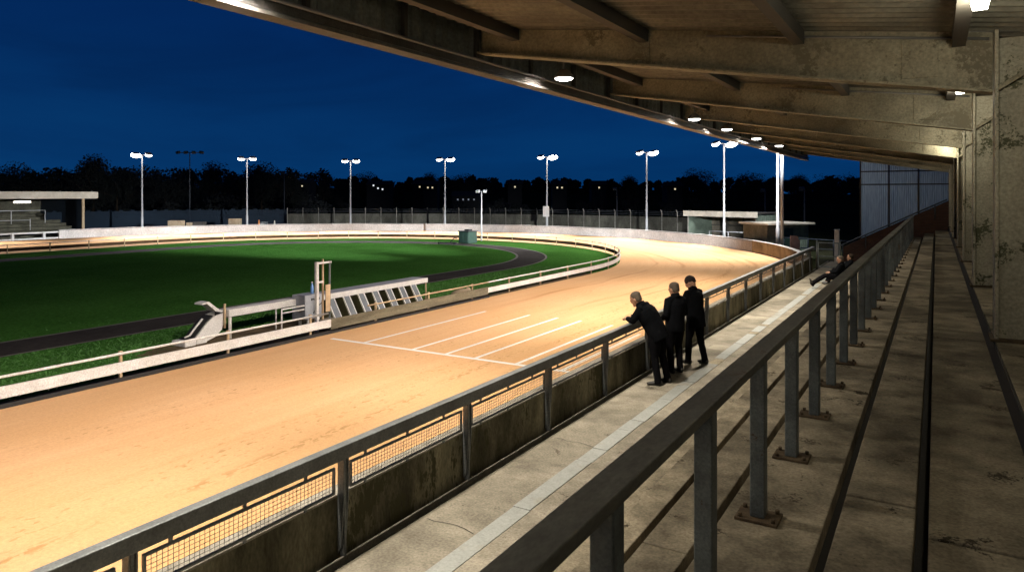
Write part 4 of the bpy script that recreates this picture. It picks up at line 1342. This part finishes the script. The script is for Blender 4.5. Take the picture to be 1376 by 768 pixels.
m_ = MB().tube([(fsx - 2.2, 27, 1.2), (fsx - 2.2, 32.4, 1.2)], .03, 6)
for yy in (29.0, 32.4):
    m_.tube([(fsx - 2.2, yy, .3), (fsx - 2.2, yy, 1.3)], .03, 6)
m_.build('handrail', M['poleGalv'], a)
b = thing('tube_lamp', (fsx - 1.2, 31.3, 2.8), 0, 'glowing strip light under the far stand roof', 'lamp')
MB().bbox(fsx - 1.3, fsx - 1.1, 30.6, 32.0, 2.86, 2.94, .01).build('housing', M['lamphouse'], b)
MB().bbox(fsx - 1.28, fsx - 1.12, 30.65, 31.95, 2.72, 2.858, .03).build('tube', M['tubelight'], b)

# block and small things along the wall top
x, y = at(126, 63)
a = thing('concrete_block', (x, y, GZ), 0, 'white painted block at the left end of the bend wall', 'block')
MB().bbox(x - .45, x + .45, y - .4, y + .4, GZ + .12, GZ + .66, .02).build('block_body', M['white'], a)
MB().box(x - .4, x + .4, y - .35, y + .35, GZ, GZ + .118).build('plinth', M['purlin'], a)
def wall_item(u, D, w, h, zb, kind, label, mat, name):
    x, y = at(u, D)
    a = thing(name, (x, y, zb), TH, label, kind)
    if name == 'traffic_cone':
        o = MB().tube([(0, 0, .04), (0, 0, h)], [w / 2, w / 8], 14).build('cone_body', mat); o.parent = a
        o = MB().box(-w * .6, w * .6, -w * .6, w * .6, 0, .04).build('foot', M['black']); o.parent = a
    else:
        o = MB().bbox(-w / 2, w / 2, -.35, .35, h * .18, h, .02).build('panel', mat); o.parent = a
        o = MB().box(-w / 2 + .05, -w / 2 + .15, -.3, .3, 0, h * .18).build('skid', M['timber']); o.parent = a
        o = MB().box(w / 2 - .15, w / 2 - .05, -.3, .3, 0, h * .18).build('skid', M['timber']); o.parent = a
    return a
DD = lambda u: ray_circle(u, OC[0], OC[1], OR + 1.3)
def zbase(): return GZ
wall_item(237, DD(237), 1.3, 1.22, GZ, 'crate', 'wide brown crate behind the wall, first right of the left mast', M['timber'], 'crate')
wall_item(255, DD(255), .4, 1.0, GZ, 'crate', 'small pale crate beside the dark low crate behind the wall', M['timber'], 'crate')
wall_item(268, DD(268), 1.1, 1.05, GZ, 'crate', 'dark low crate behind the wall between two pale crates', M['purlin'], 'crate')
wall_item(316, DD(316), 1.05, 1.3, GZ, 'crate', 'square pale tan crate behind the wall left of the second mast', M['timber'], 'crate')
wall_item(348, DD(348), .35, 1.15, GZ, 'cone', 'orange cone showing over the wall right of the second mast', plain('orange plastic', (.6, .2, .05), .6, b=0), 'traffic_cone')
wall_item(355, DD(355), .5, .95, GZ, 'crate', 'little grey crate beside the orange cone', M['galv'], 'crate')
wall_item(369, DD(369), .35, 1.05, GZ, 'cone', 'pale cone showing over the wall left of the fence joint', M['shedwhite'], 'traffic_cone')

# ------------------------------------------------------------------ perimeter fences
def circ(u, r): 
    D = ray_circle(u, OC[0], OC[1], r); return at(u, D)
a = thing('boundary_fence', (*circ(600, OR + 8), GZ), 0, 'grey boarded boundary fence with wire top behind the bend', 'fence')
us = list(range(386, 960, 21))
P_ = [circ(u, OR + 8) for u in us]
HF = 1.55
for i, (p, q) in enumerate(zip(P_, P_[1:])):
    m_ = sweep_box(MB(), [p, q], .06, -.4, GZ + HF); m_.build('board_panel', M['hoard'], a)
for p in P_:
    d_ = Vector((p[0] - OC[0], p[1] - OC[1])).normalized()
    m_ = MB().tube([(p[0] - d_.x * .08, p[1] - d_.y * .08, -.4), (p[0] - d_.x * .08, p[1] - d_.y * .08, GZ + 1.95), (p[0] - d_.x * .25, p[1] - d_.y * .25, GZ + 2.2)], .05, 6)
    m_.build('post', M['coping'], a)
for zz in (1.72, 1.88, 2.04):
    MB().tube([(p[0], p[1], GZ + zz) for p in P_], .016, 4).build('wire', M['poleDark'], a)
a = thing('palisade_fence', (*circ(250, OR + 9), GZ), 0, 'dark blue palisade fence along the left behind the bend wall', 'fence')
us = [60 + i * 1.25 for i in range(262)]
m_ = MB()
for u in us:
    x, y = circ(u, OR + 9)
    m_.box(-.035, .035, -.01, .01, -.4, GZ + 2.0 + .12 * (int(u * 7) % 3 == 0), Matrix.Translation((x, y, 0)) @ Matrix.Rotation(TH, 4, 'Z'))
m_.build('pale_run', M['palisade'], a)
P_ = [circ(u, OR + 9.1) for u in range(60, 388, 12)]
for zz in (.5, 1.6):
    sweep_box(MB(), P_, .05, GZ + zz, GZ + zz + .07).build('fence_rail', M['palisade'], a)

# ------------------------------------------------------------------ sheds by the bend
xa, ya = at(924, 57.5); xb, yb = at(1016, 52.8)
ang = math.atan2(yb - ya, xb - xa); W = math.hypot(xb - xa, yb - ya)
a = thing('open_shed', (xa, ya, GZ), ang, 'open fronted shed with deep pale fascia behind the end of the bend wall', 'shed')
def sb(name, mat, *b):
    o = MB().box(*b).build(name, mat); o.parent = a; return o
sb('rear_wall', M['sheddark'], 0, W, 3.2, 3.3, 0, 2.2)
sb('side_wall', M['shedgreen'], 0, .08, .05, 3.199, 0, 2.2)
o = MB().box(W - .08, W, .05, 3.199, 0, 2.2)
for k in range(12):
    o.box(W + .002, W + .03, .1 + .26 * k, .2 + .26 * k, 0, 2.15)
o = o.build('side_wall', M['shedgreen']); o.parent = a
sb('roof', M['purlin'], -.25, W + .15, -.1, 3.5, 2.203, 2.28)
sb('fascia', M['shedwhite'], -.3, W + .2, -.18, -.103, 1.92, 2.35)
for k in (1, 2, 3):
    sb('wall_stud', M['purlin'], W * k / 4 - .05, W * k / 4 + .05, 3.12, 3.198, 0, 2.2)
sb('wall_stud', M['purlin'], .08, W - .08, 3.13, 3.197, 1.1, 1.18)
for k in (0, 1):
    sb('post', M['coping'], W * k - (.06 if k else 0), W * k + (.06 if not k else 0), -.02, .048, 0, 2.2)
b = thing('shed_railing', (xa, ya, GZ), ang, 'thin pale railing in front of the open shed', 'railing')
o = MB().tube([(W * .45, -1.0, .85), (W * .98, -1.0, .85)], .03, 8).build('top_rail', M['poleGalv']); o.parent = b
for q in (.45, .72, .98):
    o = MB().tube([(W * q, -1.0, 0), (W * q, -1.0, .85)], .03, 8).build('post', M['poleGalv']); o.parent = b
xa, ya = at(1030, 44.5); xb, yb = at(1086, 45.5)
ang = math.atan2(yb - ya, xb - xa); W = math.hypot(xb - xa, yb - ya)
a = thing('kiosk', (xa, ya, GZ), ang, 'small green clad kiosk with pale flat roof right behind the twin poles', 'kiosk')
o = MB().box(.05, W * .33, 0, 2.4, 0, 1.72).build('brick_part', M['hoard']); o.parent = a
o = MB().box(W * .33 + .01, W, -.02, 2.4, 0, 1.72)
for k in range(14):
    xx = W * .33 + .06 + (W * .64) * k / 14
    o.box(xx, xx + .06, -.045, -.022, .05, 1.7)
o = o.build('clad_wall', M['shedgreen']); o.parent = a
o = MB().bbox(-.15, W + .3, -.3, 2.6, 1.73, 1.86, .015).build('roof', M['shedwhite']); o.parent = a
o = MB().box(W * .40, W * .62, -.06, -.046, .05, 1.5).build('door', M['greenbox']); o.parent = a
# leaning boards by the gate
x, y = at(1068, 40.0)
a = thing('leaning_board', (x, y, GZ), TH + .3, 'faded pink and white board leaning behind the railing by the kiosk', 'board')
o = MB().prism([(-.32, 0), (.32, 0), (.32, 1.0), (.16, 1.3), (-.3, 1.35)], -.02, .02, 'y').build('board_face', M['pink']); o.parent = a
o = MB().tube([(0, .02, 1.1), (0, .5, 0)], .02, 6).build('prop', M['timber']); o.parent = a
x, y = at(1023.5, 50)
a = thing('white_marker', (x, y, GZ), 0, 'slim white bent marker post at the near corner of the open shed', 'marker')
MB().tube([(x, y, GZ), (x, y, GZ + .6), (x - .12, y, GZ + 1.25)], .06, 8).build('stem', M['white'], a)
MB().ball((x - .13, y, GZ + 1.3), .09, 10).build('knob', M['white'], a)
# gate at the end of the terrace
a = thing('metal_gate', (-4.4, 35.4, 0), 0, 'grey mesh gate closing the far end of the terrace', 'gate')
for x in (-4.72, -3.75):
    MB().tube([(x, 35.4, 0), (x, 35.4, 1.32)], .035, 8).build('gate_post', M['galv'], a)
m_ = MB()
for zz in (.12, .6, 1.22):
    m_.box(-4.68, -3.79, 35.38, 35.42, zz - .025, zz + .025)
for xx in (-4.66, -3.81):
    m_.box(xx - .02, xx + .02, 35.379, 35.421, .146, 1.194)
lf = m_.build('gate_leaf', M['galv'], a)
m_ = MB()
for k in range(1, 18):
    xx = -4.66 + .85 * k / 18
    m_.box(xx - .004, xx + .004, 35.396, 35.404, .15, 1.19)
o = m_.build('bars', M['wire'], a); o.parent = lf; o.matrix_parent_inverse = Matrix.Identity(4)
a = thing('white_post', (-4.3, 39.2, 0), 0, 'square white post standing beyond the gate', 'post')
MB().bbox(-4.40, -4.18, 39.1, 39.32, 0, 1.62, .02).build('shaft', M['white'], a)
MB().bbox(-4.42, -4.16, 39.08, 39.34, 1.621, 1.67, .01).build('cap', M['white'], a)
a = thing('blue_railing', (-5.5, 44, 0), 0, 'blue grey railing in the dark beyond the gate', 'railing')
for zz in (.45, 1.0):
    MB().tube([(-8.0, 46, GZ + zz), (-3.6, 44, GZ + zz)], .035, 8).build('rail_bar', M['palisade'], a)
for k in range(4):
    MB().tube([(-8 + 4.4 * k / 3, 46 - 2 * k / 3, GZ), (-8 + 4.4 * k / 3, 46 - 2 * k / 3, GZ + 1.0)], .035, 8).build('post', M['palisade'], a)

# ------------------------------------------------------------------ trees and houses beyond
def crown_mesh(mb, c, r, n, leaf, rg, lobes=9):
    c = Vector(c)
    L = []
    for k in range(lobes):
        a = rg.uniform(0, 6.28); q = rg.uniform(0, .62)
        L.append((Vector((math.cos(a) * q * r[0], math.sin(a) * q * r[1], rg.uniform(-.55, .62) * r[2])), rg.uniform(.32, .55)))
    for i in range(n):
        lc, lr = L[rg.randrange(len(L))]
        d = Vector((rg.gauss(0, 1), rg.gauss(0, 1), rg.gauss(0, 1))).normalized() * (rg.random() ** .45) * lr
        p = c + lc + Vector((d.x * r[0], d.y * r[1], d.z * r[2]))
        s = leaf * rg.uniform(.6, 1.5)
        a = Vector((rg.gauss(0, 1), rg.gauss(0, 1), rg.gauss(0, 1))).normalized() * s
        b = a.orthogonal().normalized() * s * rg.uniform(.5, .9)
        o = len(mb.v)
        mb.v += [tuple(p - a), tuple(p + b), tuple(p + a * .9), tuple(p - b)]
        mb.f.append((o, o + 1, o + 2, o + 3))


def make_tree(rg, w=.42):
    """unit tree 1 m tall: trunk with limbs, crown"""
    root = thing('tree')
    t = MB().tube([(0, 0, 0), (.012, .0, .2), (0, .01, .45), (.01, 0, .7)], [.028, .021, .015, .006], 8)
    for k in range(6):
        a = k * 1.1 + rg.random(); z0 = rg.uniform(.25, .5)
        t.tube([(0, 0, z0), (math.cos(a) * w * .3, math.sin(a) * w * .3, z0 + .14), (math.cos(a) * w * .55, math.sin(a) * w * .55, z0 + .26)], [.011, .007, .003], 5)
    o = t.build('trunk', M['bark']); o.parent = root
    c = MB(); crown_mesh(c, (0, 0, .6), (w * .62, w * .62, .44), 5200, .0145, rg, 16)
    o = c.build('crown', M['leaf'], fixn=False); o.parent = root
    return root


rgt = random.Random(21)
protos = [make_tree(rgt, w) for w in (.75, .95, .6, 1.2)]
tree_specs = [  # u, v of top, depth, prototype, label
    (20, 222, 118, 1, 'dark tree at the left picture edge, above the far stand roof'),
    (62, 227, 112, 3, 'low broad dark tree above the right half of the far stand roof'),
    (126, 212, 112, 0, 'tall dark tree just left of the first lit mast, highest crown at left'),
    (158, 226, 112, 3, 'dark tree directly behind the first lit mast from the left'),
    (222, 226, 115, 3, 'broad dark tree between the first lit mast and the unlit mast'),
    (288, 220, 118, 0, 'dark tree right of the unlit mast, left of the second lit mast'),
    (352, 222, 122, 1, 'dark tree standing behind the second lit mast'),
    (388, 226, 122, 2, 'narrow dark tree behind the thin unlit post at the fence joint'),
    (490, 233, 165, 1, 'rounded dark tree right behind the third lit mast'),
    (435, 240, 160, 3, 'low dark tree between the fence joint and the third lit mast'),
    (578, 234, 170, 0, 'dark tree crown just left of the fourth lit mast'),
    (622, 235, 175, 1, 'dark tree between the fourth lit mast and the camera post'),
    (845, 238, 150, 0, 'dark tree crown just left of the sixth lit mast'),
    (938, 229, 140, 1, 'large round dark tree between the sixth and seventh lit masts'),
    (1005, 233, 135, 3, 'dark tree behind the open shed right of the seventh mast'),
    (1075, 236, 130, 0, 'dark tree beside the end screen, above the small kiosk'),
    (1118, 234, 126, 3, 'dark tree touching the left edge of the end screen'),
]
used = set()
for u, vt, D, k, lab in tree_specs:
    if k in used:
        o = copy_tree(protos[k])
    else:
        o = protos[k]; used.add(k)
    x, y = at(u, D); zb = zground(x, y)
    h = (zat(vt, D) - zb) / 1.0
    o.location = (x, y, zb - .1); o.scale = (h, h, h); o.rotation_euler = (0, 0, rgt.uniform(0, 6))
    tag(o, lab, 'tree', 'trees beyond the track')
for k, p in enumerate(protos):
    assert k in used

# far-off wood that reads as one dark mass
wd = MB()
rgw = random.Random(5)
u = -160
while u < 1420:
    D = rgw.uniform(225, 275) if u > 430 else rgw.uniform(150, 190)
    x, y = at(u, D); zb = zground(x, y)
    top = zat(rgw.uniform(237, 246) if u > 430 else rgw.uniform(224, 238), D)
    h = max(4, top - zb)
    crown_mesh(wd, (x, y, zb + h * .5), (rgw.uniform(.5, .8) * h, rgw.uniform(.5, .8) * h, h * .55), 900, .3 * D / 150, rgw, 9)
    u += rgw.uniform(9, 16) * (1 if u > 430 else 1.4)
for i in range(110):
    u = rgw.uniform(-160, 1420); D = rgw.uniform(100, 200) if u < 430 else rgw.uniform(120, 190)
    x, y = at(u, D); zb = zground(x, y); h = rgw.uniform(1.6, 3.2) * (1.6 if u < 430 else 1)
    crown_mesh(wd, (x, y, zb + h * .4), (h * .9, h * .9, h * .6), 300, .22, rgw, 6)
tag(wd.build('wood', M['leaf2'], fixn=False), kind='stuff')

hs = [(406, 250, 150, 'lone far house with one amber lit window at left', 1),
      (508, 252, 150, 'far house showing a cluster of white lit windows right of the third mast', 3),
      (564, 251, 155, 'far house with one dim lit window left of the fourth mast', 1),
      (578, 252, 150, 'far house with a warm lit window just left of the fourth mast', 2),
      (626, 268, 125, 'long low house with a lit strip of window near the camera post', 4),
      (692, 251, 150, 'far house with one lit window left of the sign mast', 1),
      (752, 252, 145, 'far house with two dim windows right of the sign mast', 2),
      (805, 252, 150, 'far house with one small light left of the sixth mast', 1),
      (907, 254, 140, 'far house with one small amber light right of the sixth mast', 1)]
for u, v, D, lab, nw in hs:
    x, y = at(u, D); zb = zground(x, y); zw = zat(v, D)
    a = thing('house', (x, y, zb), TH, lab, 'house', 'lit houses beyond the track')
    hw = 1.5 if nw < 3 else 2.4
    ze = max(zw - zb + .6, 2.0)
    o = MB().box(-hw, hw, 0, 5, -.5, ze).build('wall', M['housewall']); o.parent = a
    o = MB().prism([(-.3, ze + .01), (5.3, ze + .01), (2.5, ze + .9)], -hw - .2, hw + .2, 'x').build('roof', M['houseroof']); o.parent = a
    for k in range(nw):
        xx = (k - (nw - 1) / 2) * .95
        zc = zw - zb + (.0 if nw != 3 else (.45, -.15, -.35)[k])
        s = .2 if nw < 4 else .16
        fr = MB().box(xx - s, xx + s, -.06, -.002, zc - s, zc + s).build('window', M['housewall']); fr.parent = a
        mt = M['winlight2'] if nw >= 3 else M['winlight']
        if nw == 4: mt = M['winlight_dim'] if 'winlight_dim' in M else M.setdefault('winlight_dim', emit('dim window', (.8, .9, 1), .12))
        o = MB().box(xx - s * .8, xx + s * .8, -.07, -.062, zc - s * .8, zc + s * .8).build('pane', mt); o.parent = fr

# ------------------------------------------------------------------ world, sun, camera
W = bpy.data.worlds.new('World'); SC.world = W; W.use_nodes = True
nt = W.node_tree
bg = nt.nodes['Background']
SUN_EL, SUN_ROT = R(-3.0), R(250)
sky = nt.nodes.new('ShaderNodeTexSky'); sky.sky_type = 'NISHITA'; sky.sun_disc = False
sky.sun_elevation = SUN_EL; sky.sun_rotation = SUN_ROT
tc = nt.nodes.new('ShaderNodeTexCoord')
sp = nt.nodes.new('ShaderNodeSeparateXYZ'); nt.links.new(tc.outputs['Generated'], sp.inputs[0])
mp = nt.nodes.new('ShaderNodeMapping'); mp.inputs['Scale'].default_value = (1.2, 1.2, 7.0)
nt.links.new(tc.outputs['Generated'], mp.inputs['Vector'])
cl = noise(nt, mp.outputs[0], 1.7, 6, .55, .5)
grad = ramp(nt, sp.outputs[2], [(0.0, (.0012, .036, .135)), (.05, (.001, .0330, .132)), (.22, (.0006, .0195, .098)), (.5, (.0004, .0075, .046)), (1, (.0005, .006, .03))])
cloud = ramp(nt, cl, [(.30, (.66, .72, .76)), (.52, (1, 1, 1)), (.74, (1.28, 1.2, 1.12))])
c = mixc(nt, 1.0, grad, cloud, 'MULTIPLY')
skyd = mixc(nt, 1.0, sky.outputs[0], (.02, .05, .12), 'MULTIPLY')
c = mixc(nt, .12, c, skyd, 'ADD')
nt.links.new(c, bg.inputs[0]); bg.inputs[1].default_value = 1.0

sl = bpy.data.lights.new('sun', 'SUN'); sl.energy = .012; sl.angle = R(10); sl.color = (.6, .75, 1)
so = bpy.data.objects.new('sun', sl); COL.objects.link(so); so.rotation_euler = (R(55), 0, R(40))

cam = bpy.data.cameras.new('camera'); co = bpy.data.objects.new('camera', cam); COL.objects.link(co)
cam.sensor_width = 36; cam.lens = FPX / 1376 * 36; cam.shift_y = -(384 - HV) / 1376
cam.clip_end = 5000; cam.clip_start = .05
co.location = (0, 0, CAMZ); co.rotation_euler = (R(90), 0, TH)
SC.camera = co

SC.view_settings.view_transform = 'Standard'; SC.view_settings.look = 'None'; SC.view_settings.exposure = 0
SC.render.engine = 'CYCLES'
cy = SC.cycles
cy.use_denoising = True
cy.max_bounces = 8; cy.diffuse_bounces = 5; cy.glossy_bounces = 3; cy.transmission_bounces = 3
cy.sample_clamp_indirect = 4; cy.sample_clamp_direct = 0
cy.caustics_reflective = False; cy.caustics_refractive = False
